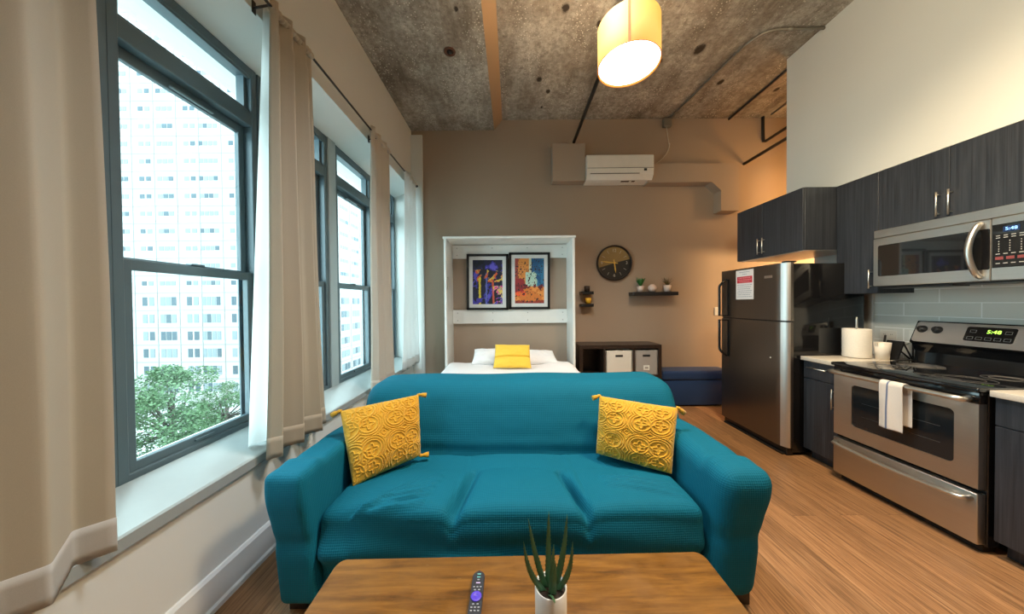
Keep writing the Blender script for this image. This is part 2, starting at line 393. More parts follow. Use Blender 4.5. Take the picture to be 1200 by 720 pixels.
struct('baseboard_left', MB().prism([(XL, 0), (XL+.018, 0), (XL+.018, .158), (XL+.008, .172), (XL, .175)], YF, YB-.03).prism([(XL+.018, 0), (XL+.034, 0), (XL+.03, .018), (XL+.018, .026)], YF, YB-.03), TRIM_W)
struct('baseboard_back', MB().box((-1.268, YB-.014, 0), (XEND, YB, .12), .003, 1), TRIM_W)
m = MB(); m.box((3.352, .4, .93), (XR, 2.735, 2.0)); struct('trim_backsplash', m, TILE)
struct('trim_backsplash_edge', MB().box((3.335, 2.735, .93), (XR, 2.775, 1.49), .004, 1), TRIM_W)

# windows: transom over a double hung sash
UN = [(.46, 1.215), (1.265, 2.01), (2.02, 2.765), (2.885, 3.625), (3.635, 4.355)]
for i, (a, b) in enumerate(UN):
    fr = MB(); x0, x1 = -1.80, XG; z0, z1, zt0, zt1, zm = .655, 2.995, 2.61, 2.705, 1.63
    fw = .042
    for q in ((a, a+fw), (b-fw, b)): fr.box((x0, q[0], z0), (x1, q[1], z1), .004, 1)
    fr.box((x0+.001, a+.001, z0+.001), (x1-.001, b-.001, z0+.035), .004, 1); fr.box((x0+.001, a+.001, z1-.06), (x1-.001, b-.001, z1-.001), .004, 1); fr.box((x0+.0015, a+.001, zt0), (x1-.0015, b-.001, zt1), .004, 1)
    fr.box((x0+.02, a, zt1+.0), (x1-.02, b, zt1+.02)); fr.box((x1-.02, a+fw, z1-.075), (x1-.008, b-fw, z1-.06))
    for q in ((a+fw, a+fw+.022), (b-fw-.022, b-fw)): fr.box((x0+.02, q[0], zt1), (x1-.03, q[1], z1-.05)); fr.box((x0+.003, q[0]+.001, z0+.002), (x1-.088, q[1], zt0))
    w_ = obj('window_%d' % (i+1), fr, FRAME_M); w_['kind'] = 'structure'
    up_ = MB(); xa, xb = -1.785, -1.755; s0, s1 = a+fw, b-fw; sw_ = .038
    for q in ((s0, s0+sw_), (s1-sw_, s1)): up_.box((xa, q[0], zm), (xb, q[1], zt0), .003, 1)
    up_.box((xa+.001, s0+.001, zm-.005), (xb-.001, s1-.001, zm+.03), .003, 1); up_.box((xa+.001, s0+.001, zt0-.055), (xb-.001, s1-.001, zt0-.001), .003, 1)
    su = obj('upper_sash', up_, FRAME_M, w_)
    obj('glass_pane', MB().box((xa+.012, s0+sw_, zm+.03), (xa+.016, s1-sw_, zt0-.055)), GLASS, su)
    lo_ = MB(); xa, xb = -1.75, -1.715
    for q in ((s0, s0+sw_), (s1-sw_, s1)): lo_.box((xa, q[0], z0+.03), (xb, q[1], zm+.02), .003, 1)
    lo_.box((xa+.001, s0+.001, zm-.03), (xb-.001, s1-.001, zm+.019), .003, 1); lo_.box((xa+.001, s0+.001, z0+.031), (xb-.001, s1-.001, z0+.075), .003, 1)
    lo_.box((xb, (s0+s1)/2-.05, z0+.05), (xb+.012, (s0+s1)/2+.05, z0+.06))
    sl = obj('lower_sash', lo_, FRAME_M, w_)
    obj('glass_pane', MB().box((xa+.012, s0+sw_, z0+.075), (xa+.016, s1-sw_, zm-.03)), GLASS, sl)
    lk = MB(); ym = (s0+s1)/2
    lk.box((-1.755, ym-.035, zm+.02), (-1.72, ym+.035, zm+.034), .004, 1); lk.box((-1.755, ym-.1, zt0-.05), (-1.735, ym+.12, zt0-.036), .004, 1)
    obj('sash_lock', lk, FRAME_M, w_)
    obj('transom_pane', MB().box((-1.772, a+fw, zt1+.02), (-1.768, b-fw, z1-.05)), GLASS, w_)
m = MB(); m.box((-1.82, 2.767, .655), (XG+.012, 2.883, 2.995), .004, 1); struct('trim_window_pier', m, MULL_M)
m = MB(); m.box((-1.82, 1.217, .655), (XG+.004, 1.263, 2.995)); m.box((-1.82, .455, .655), (XG, .46, 2.995)); struct('trim_window_mullion', m, FRAME_M)
# duct boxing on the back wall
struct('trim_duct_box', MB().box((.59, 4.18, 3.142), (1.052, YB, 3.668), .004, 1), DUCT)
struct('trim_duct_chase', MB().prism([(1.92, 3.108), (1.92, 3.369), (3.199, 3.369), (3.199, 2.705), (2.948, 2.705), (2.948, 2.99), (2.816, 3.108)], 4.17, YB), DUCT)

# ------------------------------------------------------------------ sofa
def seat_def(p):
    x, y, z = p
    fy = max(0, min(1, (y-1.40)/.5)); top = max(0, min(1, (z-.25)/.15))
    sag = .0
    # three cushions under one cover
    for c, hw in ((-.61, .335), (0.03, .335), (.64, .32)):
        d = (x-c)/hw
        if abs(d) < 1: sag += .042*(1-d*d)**.6*(math.sin(min(1, fy*1.0+.25)*PI/1.15))
    def ridge(x0, y0, x1, y1, wd, h):
        ax, ay = x1-x0, y1-y0; L2 = ax*ax+ay*ay; t = max(0, min(1, ((x-x0)*ax+(y-y0)*ay)/L2))
        d = math.hypot(x-x0-ax*t, y-y0-ay*t); return h*math.exp(-(d/wd)**2)*(.25+.75*math.sin(PI*min(1, max(0, .1+.8*t))))
    g = -ridge(-.30, 1.34, -.225, 1.74, .030, .060) - ridge(.365, 1.34, .27, 1.72, .022, .065)
    for k in range(6):
        g += ridge(-.86+.03*k, 1.34+.012*k, -.45+.01*k, 1.44+.055*k, .015, .024*(1-.1*k))
        g -= ridge(-.85+.03*k, 1.355+.014*k, -.48+.01*k, 1.46+.055*k, .012, .018*(1-.1*k))
    for k in range(3): g += ridge(.84, 1.46+.05*k, .5, 1.56+.04*k, .016, .018)
    z2 = z + top*(sag + g - .018*fy) - .018*top
    f = max(0, min(1, (1.50-y)/.1))*(1-top)
    yy = y + f*(.012*math.sin(x*9)+.01*math.sin(z*26+x*3) + .02*math.exp(-((z-.28)/.05)**2)*math.cos(x*3.4)) - .02*f*math.exp(-((z-.38)/.08)**2)
    if y < 1.52 and z < .42: yy += -.02*math.exp(-((x-.03)/.5)**2)*f
    return (x, yy, z2 + .003*fbm((x*5, y*5, z*5)))
def back_def(p):
    x, y, z = p
    t = (z-.30)/.58
    lean = .20*max(0, t)
    e = max(0, abs(x-.055)-.98)/.18
    zz = z - (.02*e*e*max(0, t)**2) + .004*math.sin(x*7)*max(0, t) 
    puff = -.045*math.sin(PI*max(0, min(1, t)))*(1-min(1, e)**3)
    wr = .006*math.sin(z*46+x*1.3)*math.exp(-((z-.47)/.06)**2) + .003*fbm((x*4, 0, z*9))
    front = 1 if y < 2.14 else .25
    xx = .055+(x-.055)*(1-.045*max(0, t))
    return (xx, y + lean + (puff+wr)*front, zz)
def arm_def(sgn):
    def f(p):
        x, y, z = p; t = z/.66
        fl = (.065 if sgn < 0 else .085)*t
        roll = .010*math.exp(-((z-.56)/.12)**2)*(1 if sgn > 0 else .3)
        inner = (x*sgn < .98)
        xx = x + sgn*(fl + (roll if not inner else -roll*.6))
        yy = y - .018*math.exp(-((z-.55)/.10)**2)*max(0, min(1, (1.6-y)/.2)) + .010*math.exp(-((z-.34)/.04)**2)*max(0, min(1, (1.5-y)/.1))
        zz = z - (.035*max(0, min(1, (y-1.5)/.7)))*t + .006*math.sin(y*11)*t
        zz += .010*math.exp(-((y-1.47)/.03)**2)*t - .014*math.exp(-((y-1.53)/.03)**2)*t*(1 if sgn > 0 else .5)
        return (xx, yy, zz + .003*fbm((x*6, y*6, z*6)))
    return f
def box_uv(o):
    me = o.data; uv = me.uv_layers.new(name='UVMap')
    for p in me.polygons:
        n = p.normal; ax = max(range(3), key=lambda i: abs(n[i]))
        a, b = [(1, 2), (0, 2), (0, 1)][ax]
        for li in p.loop_indices:
            c = me.vertices[me.loops[li].vertex_index].co; uv.data[li].uv = (c[a], c[b])
    return o
sofa = thing('sofa', 'three-seat sofa under a stretchy teal blue waffle-weave slipcover', 'sofa', (.05, 1.9, 0))
box_uv(obj('seat', MB().rbox((-.93, 1.385, .06), (.915, 2.06, .455), .05, (280, 96, 40), seat_def), WAFFLE, sofa))
box_uv(obj('backrest', MB().rbox((-1.10, 1.93, .10), (1.21, 2.28, .868), .09, (80, 14, 40), back_def), WAFFLE, sofa))
box_uv(obj('armrest', MB().rbox((-1.075, 1.335, .05), (-.895, 2.34, .66), .035, (12, 60, 40), arm_def(-1)), WAFFLE, sofa))
box_uv(obj('armrest', MB().rbox((.885, 1.335, .05), (1.115, 2.34, .655), .07, (14, 60, 40), arm_def(1)), WAFFLE, sofa))
for lx, ly in ((-1.02, 1.42), (1.07, 1.42), (-1.02, 2.25), (1.07, 2.25)):
    obj('leg', MB().prism([(lx-.04, ly-.04), (lx+.04, ly-.04), (lx+.04, ly+.04), (lx-.04, ly+.04)], 0, .12, 'z'), ESPRESSO, sofa)

# ------------------------------------------------------------------ cushions
def quad_pillow(corners, thick, n=90, pattern=None, pinch=.06, wob=.0):
    """corners: BL, BR, TR, TL; puffed on both faces"""
    BL, BR, TR, TL = [Vector(c) for c in corners]
    nrm = (BR-BL).cross(TL-BL).normalized()
    m = MB()
    def P(u, v, side):
        # edges bow inwards between the corners
        uu = u + pinch*(.5-u)*math.sin(PI*v)*1.0*abs(2*u-1); vv = v + pinch*(.5-v)*math.sin(PI*u)*abs(2*v-1)
        q = BL*(1-uu)*(1-vv) + BR*uu*(1-vv) + TR*uu*vv + TL*(1-uu)*vv
        d = (max(0, 16*u*(1-u)*v*(1-v)))**.42
        h = thick*d
        if pattern: h += pattern(u, v)*min(1, d*2)
        if wob: h += wob*fbm((u*3.1+side, v*3.3, side*2.7))*min(1, d*2)
        return q + nrm*h*side
    m.grid(n, n, lambda u, v: P(u, v, 1)); m.grid(n, n, lambda u, v: P(u, v, -1), flip=True)
    bmesh.ops.remove_doubles(m.bm, verts=m.bm.verts[:], dist=.0006)
    return m
def medallion(u, v):
    best = 0
    U, V_ = u*1.75+.25, v*1.75+.12
    cu, cv = math.floor(U)+.5, math.floor(V_)+.5
    x, y = U-cu, V_-cv
    # quatrefoil distance: four lobes
    d = min(math.hypot(x-sx*.20, y-sy*.20) for sx in (-1, 1) for sy in (-1, 1))
    q = d + .0
    h = 0
    for r_ in (.20, .255, .31):
        h = max(h, math.exp(-((q-r_)/.019)**2))
    r0 = math.hypot(x, y); a = math.atan2(y, x)
    petal = math.exp(-((r0-(.12+.10*abs(math.cos(2*a))))/.02)**2)
    h = max(h, petal*.9, math.exp(-((r0-.045)/.022)**2)*.8)
    for sx in (-1, 1):
        for sy in (-1, 1):
            rl = math.hypot(x-sx*.20, y-sy*.20); al = math.atan2(y-sy*.2, x-sx*.2)
            if rl < .17: h = max(h, math.exp(-((rl-.09-.035*math.cos(4*al))/.018)**2)*.85)
    dx, dy = abs(x)-.5, abs(y)-.5
    h = max(h, math.exp(-(((abs(dx)+abs(dy))-.13)/.016)**2)*.9, math.exp(-(((abs(dx)+abs(dy))-.06)/.016)**2)*.7)
    return .0075*h-.0015
def tassel(corner, d, parent):
    c = Vector(corner); d = Vector(d).normalized(); m = MB()
    m.tube([c-d*.012, c+d*.004, c+d*.012, c+d*.02, c+d*.05], [.004, .012, .009, .013, .017], 9)
    obj('tassel', m, MUSTARD, parent)
def throw_pillow(name, label, corners, thick, tass, wob):
    c = sum((Vector(q) for q in corners), Vector())/4; c.z = min(q[2] for q in corners)
    t = thing(name, label, 'cushion', c, 'mustard throw pillows on the sofa')
    obj('cushion_cover', quad_pillow(corners, thick, 240, medallion, .012, wob), MUSTARD, t)
    for i, d in tass: tassel(corners[i], d, t)
    return t
throw_pillow('throw_pillow', 'mustard yellow embossed throw pillow on the sofa, on the side nearest the windows',
    [(-.865, 1.585, .452), (-.585, 1.862, .475), (-.625, 1.965, .83), (-1.03, 1.76, .80)], .085, ((3, (-1, -.2, -.5)), (2, (.6, .2, -.1)), (1, (1, .3, .0))), .006)
throw_pillow('throw_pillow', 'mustard yellow embossed throw pillow on the sofa, on the side nearest the kitchen',
    [(.53, 1.88, .47), (.895, 1.66, .46), (1.01, 1.80, .785), (.575, 1.955, .815)], .085, ((3, (-1, -.1, -.3)), (2, (1, .1, -.9))), .012)

# ------------------------------------------------------------------ coffee table and what stands on it
ct = thing('coffee_table', 'honey-stained wooden coffee table with rounded corners in front of the sofa', 'table', (.03, .78, 0))
def rrect(x0, y0, x1, y1, r, k=6):
    P = []
    for cx_, cy_, a0 in ((x1-r, y1-r, 0), (x0+r, y1-r, 90), (x0+r, y0+r, 180), (x1-r, y0+r, 270)):
        for i in range(k+1): a = math.radians(a0+90*i/k); P.append((cx_+r*math.cos(a), cy_+r*math.sin(a)))
    return P
rot = lambda P, a, c: [(c[0]+(x-c[0])*math.cos(a)-(y-c[1])*math.sin(a), c[1]+(x-c[0])*math.sin(a)+(y-c[1])*math.cos(a)) for x, y in P]
TA, TC = .0135, (.03, 1.11)
top = MB()
P0 = rot(rrect(-.657, .46, .718, 1.112, .035), TA, TC); P1 = rot(rrect(-.651, .466, .712, 1.106, .03), TA, TC)
n_ = len(P0)
rings = [[top.bm.verts.new((x, y, z)) for x, y in P] for P, z in ((P1, .44), (P0, .445), (P0, .474), (P1, .48))]
top._f(rings[0][::-1]); top._f(rings[3])
for A, B in zip(rings, rings[1:]):
    for k in range(n_): top._f([A[k], A[(k+1)%n_], B[(k+1)%n_], B[k]])
obj('tabletop', top, TABLE, ct)
ap = MB()
for a, b in (((-.58, .53), (.64, .552)), ((-.58, 1.02), (.64, 1.042)), ((-.58, .55), (-.558, 1.03)), ((.618, .55), (.64, 1.03))): ap.box((*a, .36), (*b, .44))
obj('apron', ap, TABLE, ct)
for lx, ly in ((-.57, .55), (.63, .55), (-.57, 1.02), (.63, 1.02)):
    obj('leg', MB().lathe([(0, 0), (.022, 0), (.024, .02), (.034, .36), (.034, .44), (0, .44)], (lx, ly, 0), 4, smooth=False), TABLE, ct)

rc = thing('remote_control', 'black television remote with a round purple pad lying on the coffee table', 'remote', (-.122, .945, .48))
m = MB(); m.prism(rot(rrect(-.142, .858, -.102, 1.028, .018), .0, (0, 0)), .4805, .4965, 'z'); bmesh.ops.bevel(m.bm, geom=[e for e in m.bm.edges if abs(e.verts[0].co.z-e.verts[1].co.z) < 1e-5], offset=.003, segments=2, affect='EDGES')
obj('body', m, plain('remote_plastic', (.022, .024, .032), .5), rc)
PURPLE = plain('purple_rubber', (.10, .055, .62), .45); m = MB(); m.lathe([(0, .4965), (.0165, .4965), (.0175, .4985), (.016, .5), (.007, .4995), (.0065, .4985), (0, .4985)], (-.122, .935, 0), 28); obj('direction_pad', m, PURPLE, rc)
cols = [plain('button_teal', (.15, .5, .52), .5), plain('button_lilac', (.62, .5, .8), .5), plain('button_grey', (.35, .37, .42), .5)]
for k, (y, wd) in enumerate(((1.014, .006), (1.003, .006), (.993, .004), (.982, .007))):
    obj('button', MB().box((-.121-wd, y-.0022, .4965), (-.121+wd, y+.0022, .4978), .0006, 1), cols[0 if k < 2 else (2 if k == 2 else 1)], rc)
for y, n3 in ((.968, 3), (.958, 2), (.912, 2), (.902, 3), (.892, 3)):
    for i in range(n3):
        x = -.122+(i-(n3-1)/2)*(.011 if n3 == 3 else .014); obj('button', MB().box((x-.0032, y-.002, .4965), (x+.0032, y+.002, .4977), .0006, 1), cols[2], rc)

pp = thing('potted_aloe', 'small aloe plant in a white cylinder pot on the coffee table', 'plant', (.107, .86, .48))
px_, py_ = .107, .86
obj('pot', MB().lathe([(0, .481), (.044, .481), (.0465, .485), (.0465, .604), (.0445, .606), (.0425, .604), (.0425, .592), (0, .592)], (px_, py_, 0), 48), CERAMIC, pp)
obj('soil', MB().lathe([(0, .597), (.030, .595), (.0422, .593)], (px_, py_, 0), 24), SOIL, pp)
def aloe_leaf(base, tip, w0, curve, parent, facing=(0, -1, 0)):
    b = Vector(base); t = Vector(tip); m = MB(); L = (t-b).length; d = (t-b).normalized(); side = d.cross(Vector(facing)).normalized(); out = side.cross(d).normalized()
    N = 18; rows = []
    for i in range(N+1):
        s = i/N; c = b.lerp(t, s) + Vector(curve)*math.sin(PI*s)
        wd = w0*(1-s**1.6)*(.85+.3*s) + .0004; th = wd*.38
        rows.append([m.bm.verts.new(c+q) for q in (side*wd+out*th*.45, out*-th*.1, -side*wd+out*th*.45, -side*wd*.55-out*th*.9, side*wd*.55-out*th*.9)])
        if 0 < i < N-1:
            for sg in (1, -1):
                e = c + side*wd*sg + out*th*.45; v = [m.bm.verts.new(q) for q in (e-d*.002, e+d*.0015, e+side*sg*.0028+d*.002, e-out*.0012)]
                m._f([v[0], v[1], v[2]]); m._f([v[0], v[2], v[3]]); m._f([v[1], v[3], v[2]])
    for A, B in zip(rows, rows[1:]):
        for k in range(5):
            f = m._f([A[k], A[(k+1)%5], B[(k+1)%5], B[k]]); f.smooth = True
    m._f(rows[0]); m._f(rows[-1][::-1])
    obj('leaf', m, GREEN, parent)
for b, t, w0, cv in (((-.006, .006), (-.003, .008, .818), .0105, (0, .006, 0)), ((-.014, .002), (-.064, .01, .795), .010, (-.004, 0, -.004)), ((.012, .006), (.052, .012, .806), .0115, (.006, 0, -.006)),
    ((-.018, -.008), (-.079, -.008, .742), .010, (-.012, 0, -.012)), ((.016, -.006), (.064, -.006, .738), .010, (.012, 0, -.012)), ((.0, -.014), (.007, -.02, .742), .0095, (0, 0, 0)), ((.004, -.018), (.010, -.034, .708), .0085, (0, -.004, 0)), ((-.004, -.02), (.004, -.056, .606), .006, (0, -.004, .012))):
    aloe_leaf((px_+b[0], py_+b[1], .592), (px_+t[0], py_+t[1], t[2]), w0, cv, pp)

# ------------------------------------------------------------------ pendant lamp
pl = thing('pendant_lamp', 'yellow drum pendant lamp hanging from the concrete ceiling', 'lamp', (.795, 2.0, 3.0))
SH = NT('lit_yellow_shade'); SH.p(Base_Color=(*rgb(150, 100, 36), 1), Emission_Color=(*rgb(255, 192, 84), 1), Emission_Strength=.62, Roughness=.8); SHADE = SH.m
SEAM = glow('shade_seam', rgb(205, 105, 22), .30); DIFF = glow('lamp_diffuser', (1, .93, .82), 7)
R_ = .198; zb_, zt_ = 3.012, 3.27
obj('lamp_shade', MB().lathe([(R_, zb_), (R_, zt_), (R_-.004, zt_), (R_-.004, zb_), (R_, zb_)], (.795, 2.0, 0), 72), SHADE, pl)
a0 = math.atan2(-1, -.36); m = MB()
m.grid(2, 1, lambda u, v: (.795+(R_+.0012)*math.cos(a0+(u-.5)*.075), 2.0+(R_+.0012)*math.sin(a0+(u-.5)*.075), zb_+(zt_-zb_)*v)); obj('shade_seam', m, SEAM, pl)
obj('shade_trim', MB().tube([(.795+R_*math.cos(2*PI*k/64), 2+R_*math.sin(2*PI*k/64), zb_) for k in range(64)], .0022, 6, True), SEAM, pl)
obj('diffuser', MB().lathe([(0, zb_+.012), (R_-.006, zb_+.012), (R_-.006, zb_+.016), (0, zb_+.016)], (.795, 2, 0), 64), DIFF, pl)
m = MB(); m.tube([(.795, 2, zt_-.05), (.795, 2, ZC-.03)], .003, 8)
for k in range(3): a = 2*PI*k/3; m.tube([(.795, 2, zt_-.03), (.795+(R_-.003)*math.cos(a), 2+(R_-.003)*math.sin(a), zt_-.03)], .002, 6)
obj('cord', m, WHITE_P, pl)
obj('ceiling_rose', MB().lathe([(0, ZC-.03), (.05, ZC-.028), (.055, ZC), (0, ZC)], (.795, 2, 0), 24), WHITE_P, pl)

# ------------------------------------------------------------------ wall bed
wb = thing('fold_down_bed', 'white open-fronted cabinet of a fold-down bed, with the bed lowered', 'bed', (-.03, 4.1, 0))
fx0, fx1, fy, fz = -.882, .832, 3.88, 2.283
for a, b in ((fx0, fx0+.032), (fx1-.032, fx1)): obj('side_panel', MB().box((a, fy, 0), (b, YB-.002, fz), .003, 1), WHITE_L, wb)
obj('top_panel', MB().box((fx0-.012, fy-.012, fz), (fx1+.012, YB-.002, fz+.028), .003, 1), WHITE_L, wb)
for z0, z1 in ((2.085, 2.275), (1.145, 1.342)):
    r_ = obj('rail', MB().box((fx0+.032, YB-.05, z0), (fx1-.032, YB-.012, z1), .002, 1), WHITE_L, wb)
    for k in range(4):
        for zz in (z0+.045, z1-.045): obj('screw', MB().lathe([(0, YB-.052), (.008, YB-.052), (.009, YB-.05)], (-.78+.505*k, 0, zz), 10, 'y'), plain('screw_metal', (.5, .5, .48), .4, .8) if (k, z0) == (0, 2.085) and zz < 2.2 else bpy.data.materials['screw_metal'], r_)
obj('latch', MB().box((fx0+.032, fy+.03, 1.62), (fx0+.05, fy+.07, 1.79), .004, 1), STEEL_L, wb)
obj('bed_base', MB().box((-.80, 2.50, .20), (.75, 4.26, .32), .01, 1), WHITE_L, wb)
obj('mattress', MB().rbox((-.83, 2.5, .325), (.775, 4.26, .50), .05, (12, 12, 3)), LINEN, wb)
for lx in (-.7, .65): obj('leg', MB().box((lx-.03, 2.56, 0), (lx+.03, 2.62, .2)), WHITE_L, wb)
def duv(p):
    x, y, z = p; t = max(0, min(1, (z-.53)/.08))
    return (x+.012*math.sin(y*9)*(1-t), y, z + t*(.014*fbm((x*3, y*3, 1))+.01*math.sin(x*4+y*3)+.006*math.sin(x*13+y*5)))
tag(obj('duvet', MB().rbox((-.855, 2.455, .502), (.80, 4.08, .632), .06, (40, 40, 6), duv), LINEN, loc=(-.03, 3.3, .502)), 'white duvet spread over the fold-down bed', 'duvet')
def bed_pillow(name, label, corners, thick, mat, group, wob=.02, cat='pillow'):
    o = obj(name, quad_pillow(corners, thick, 40, None, .05, wob), mat, loc=tuple(sum((Vector(q) for q in corners), Vector())/4)); return tag(o, label, cat, group)
bed_pillow('bed_pillow', 'white bed pillow partly behind the yellow cushion, nearer the window wall', [(-.54, 3.87, .635), (-.02, 3.87, .635), (-.04, 4.10, .80), (-.52, 4.10, .80)], .065, LINEN, 'white bed pillows')
bed_pillow('bed_pillow', 'white bed pillow partly behind the yellow cushion, nearer the clock wall', [(.03, 3.86, .635), (.62, 3.86, .635), (.56, 4.10, .765), (.06, 4.10, .79)], .06, LINEN, 'white bed pillows')
m = quad_pillow([(-.235, 3.62, .64), (.235, 3.62, .635), (.225, 3.80, .895), (-.215, 3.80, .905)], .055, 60, lambda u, v: -.026*math.exp(-((v-.42-.03*u)/.035)**2), .03, .012)
tag(obj('bed_cushion', m, m_cloth('bright_yellow_cloth', (.86, .56, .06), 0, 260), loc=(0, 3.7, .64)), 'yellow ribbed cushion standing on the white bed', 'cushion')

# framed prints
def print_mat(name):
    t = NT(name); a = t.n('VertexColor'); a.layer_name = 'ink'; t.p(Base_Color=a.outputs[0], Roughness=.5); return t.m
PRINT = print_mat('print_ink')
def ink_mesh(x0, x1, z0, z1, y, paint, nx=110, nz=160):
    m = MB(); m.grid(nx, nz, lambda u, v: (x0+(x1-x0)*u, y, z0+(z1-z0)*v), smooth=False); return m
def add_ink(o, x0, x1, z0, z1, paint, base):
    me = o.data; ca = me.color_attributes.new('ink', 'FLOAT_COLOR', 'CORNER')
    for p in me.polygons:
        c = p.center + base; u = (c.x-x0)/(x1-x0); v = (c.z-z0)/(z1-z0); col = paint(u, v)
        for li in p.loop_indices: ca.data[li].color = (*col, 1)
def mixc(a, b, t): t = max(0, min(1, t)); return tuple(p*(1-t)+q*t for p, q in zip(a, b))
def paint_night(u, v):
    a_, b_ = .86*u*.66-.5*v, .5*u*.66+.86*v; n1, n2, n3 = fbm((a_*5.3, b_*4.1, 1.37), 4), fbm((a_*10.3, b_*7.7, 4.61), 4), fbm((a_*19.3, b_*16.1, 9.43), 3)
    c = rgb(28, 30, 62)
    if n1 > .05: c = rgb(56, 52, 150)
    if n1 > .28: c = rgb(92, 84, 196)
    if n2 < -.25: c = rgb(24, 26, 40)
    if abs(u-.24+.015*n3) < .035 and v < .62: c = rgb(214, 196, 60)
    if abs(u-.46+.02*n3) < .03 and v < .7: c = rgb(94, 104, 178)
    if abs(u-.68+.06*(v-.4)) < .03 and v < .55: c = rgb(190, 84, 60)
    if .5 < v < .78 and n2 > .22 - .1*(u-.2): c = rgb(204, 92, 54) if n3 > 0 else rgb(206, 186, 70)
    if u > .68 and v < .42 and n2 > -.12: c = rgb(206, 58, 150) if n3 > .1 else (rgb(224, 206, 60) if n3 > -.28 else rgb(120, 60, 170))
    if v < .14 and n2 > 0: c = rgb(70, 62, 168)
    return c
def paint_ochre(u, v):
    a_, b_ = .9*u*.66-.43*v, .43*u*.66+.9*v; n1, n2, n3 = fbm((a_*6.1, b_*5.3, 11.37), 4), fbm((a_*12.3, b_*9.7, 14.21), 4), fbm((a_*25.3, b_*22.1, 3.7), 3)
    c = rgb(206, 132, 62)
    if u > .54+.05*n2: c = rgb(28, 84, 126) if n1 < .2 else rgb(38, 110, 148)
    if u < .13+.06*n2 and v > .3: c = rgb(150, 62, 52)
    if .36 < u < .72+.08*n1 and .38 < v < .68+.06*n2: c = rgb(160, 196, 182) if n3 < .25 else rgb(206, 214, 196)
    if .48 < u < .56 and v > .68: c = rgb(200, 200, 170)
    if .38+.03*n2 > v: c = rgb(202, 118, 54) if n1 < .2 else rgb(222, 146, 72)
    if .24 < v < .56+.08*n2 and u < .32+.1*n1: c = rgb(146, 44, 48)
    if .16 < v < .27 and .04 < u < .36 and n3 > -.15: c = rgb(240, 92, 50)
    if .33 < v < .42 and n2 > .05: c = rgb(110, 36, 40)
    if v < .06+.03*n2: c = rgb(150, 60, 48)
    if n3 > .42 or (.6 < v < .86 and n3 < -.42): c = rgb(44, 36, 40)
    return c
def framed(name, label, x0, x1, z0, z1, tilt, paint):
    t = thing(name, label, 'picture', ((x0+x1)/2, YB-.06, z0), 'framed prints above the bed')
    y = YB-.052; cx_, cz_ = (x0+x1)/2, (z0+z1)/2; mr = Matrix.Translation((cx_, 0, cz_)) @ Matrix.Rotation(tilt, 4, 'Y') @ Matrix.Translation((-cx_, 0, -cz_))
    fr = MB(); b = .034
    for a, c in (((x0, z0), (x0+b, z1)), ((x1-b, z0), (x1, z1)), ((x0, z0), (x1, z0+b)), ((x0, z1-b), (x1, z1))): fr.box((a[0], y-.026, a[1]), (c[0], y, c[1]), .002, 1)
    bmesh.ops.transform(fr.bm, matrix=mr, verts=fr.bm.verts[:]); f = obj('frame', fr, BLACK_M, t)
    ma = MB(); ma.box((x0+.02, y-.012, z0+.02), (x1-.02, y-.004, z1-.02)); bmesh.ops.transform(ma.bm, matrix=mr, verts=ma.bm.verts[:]); obj('mat_board', ma, plain('mat_board', (.66, .67, .66), .7), t)
    a, b2, c, d = x0+.085, x1-.085, z0+.085, z1-.085
    pm = ink_mesh(a, b2, c, d, y-.0135, paint); o = obj('print', pm, PRINT, t); add_ink(o, a, b2, c, d, paint, ROOT[t]); o.data.transform(Matrix.Translation(-ROOT[t]) @ mr @ Matrix.Translation(ROOT[t]))
framed('framed_print', 'black-framed abstract print in dark blue, purple and yellow above the bed', -.642, -.045, 1.338, 2.142, .006, paint_night)
framed('framed_print', 'black-framed abstract print in orange, red and teal above the bed', -.036, .553, 1.345, 2.160, .006, paint_ochre)

# ------------------------------------------------------------------ clock, shelves, console, bench
ck = thing('wall_clock', 'round black and gold wall clock on the brown wall', 'clock', (1.49, YB-.03, 2.0))
kx, kz, kr = 1.494, 2.004, .258
obj('clock_rim', MB().lathe([(kr-.022, YB-.012), (kr-.022, YB-.036), (kr-.012, YB-.042), (kr, YB-.036), (kr, YB-.001), (0, YB-.001)], (kx, 0, kz), 64, 'y'), plain('clock_rim_dark', (.014, .009, .007), .35), ck)
GOLD_F = plain('clock_gold_face', (.30, .20, .085), .32, .6); DARK_F = plain('clock_black_face', (.018, .014, .012), .4); GOLD = plain('gold_hand', (.85, .55, .12), .3, .7); SILVER = plain('clock_mark', (.55, .50, .42), .4)
def sector(a0, a1, r, y):
    m = MB(); P = [(kx, y, kz)]+[(kx+r*math.cos(math.radians(a0+(a1-a0)*i/40)), y, kz+r*math.sin(math.radians(a0+(a1-a0)*i/40))) for i in range(41)]
    vs = [m.bm.verts.new(p) for p in P]; m._f(vs); return m
obj('gold_face', sector(14, 197, kr-.02, YB-.0145), GOLD_F, ck); obj('black_face', sector(197, 374, kr-.02, YB-.014), DARK_F, ck)
FACE = lambda x, z, y, s=1: Matrix.Translation((x, y, z)) @ Matrix.Rotation(PI/2, 4, 'X')
for a, tx in ((90, '12'), (0, '3'), (270, '6'), (180, '9')):
    r = kr*.70; m = MB().text(tx, .062, FACE(kx+r*math.cos(math.radians(a)), kz+r*math.sin(math.radians(a)), YB-.0165)); obj('numeral', m, SILVER, ck)
for k in range(12):
    if k % 3:
        a = math.radians(30*k); m = MB(); m.tube([(kx+kr*.60*math.cos(a), YB-.0165, kz+kr*.60*math.sin(a)), (kx+kr*.78*math.cos(a), YB-.0165, kz+kr*.78*math.sin(a))], .0026, 6); obj('hour_mark', m, SILVER, ck)
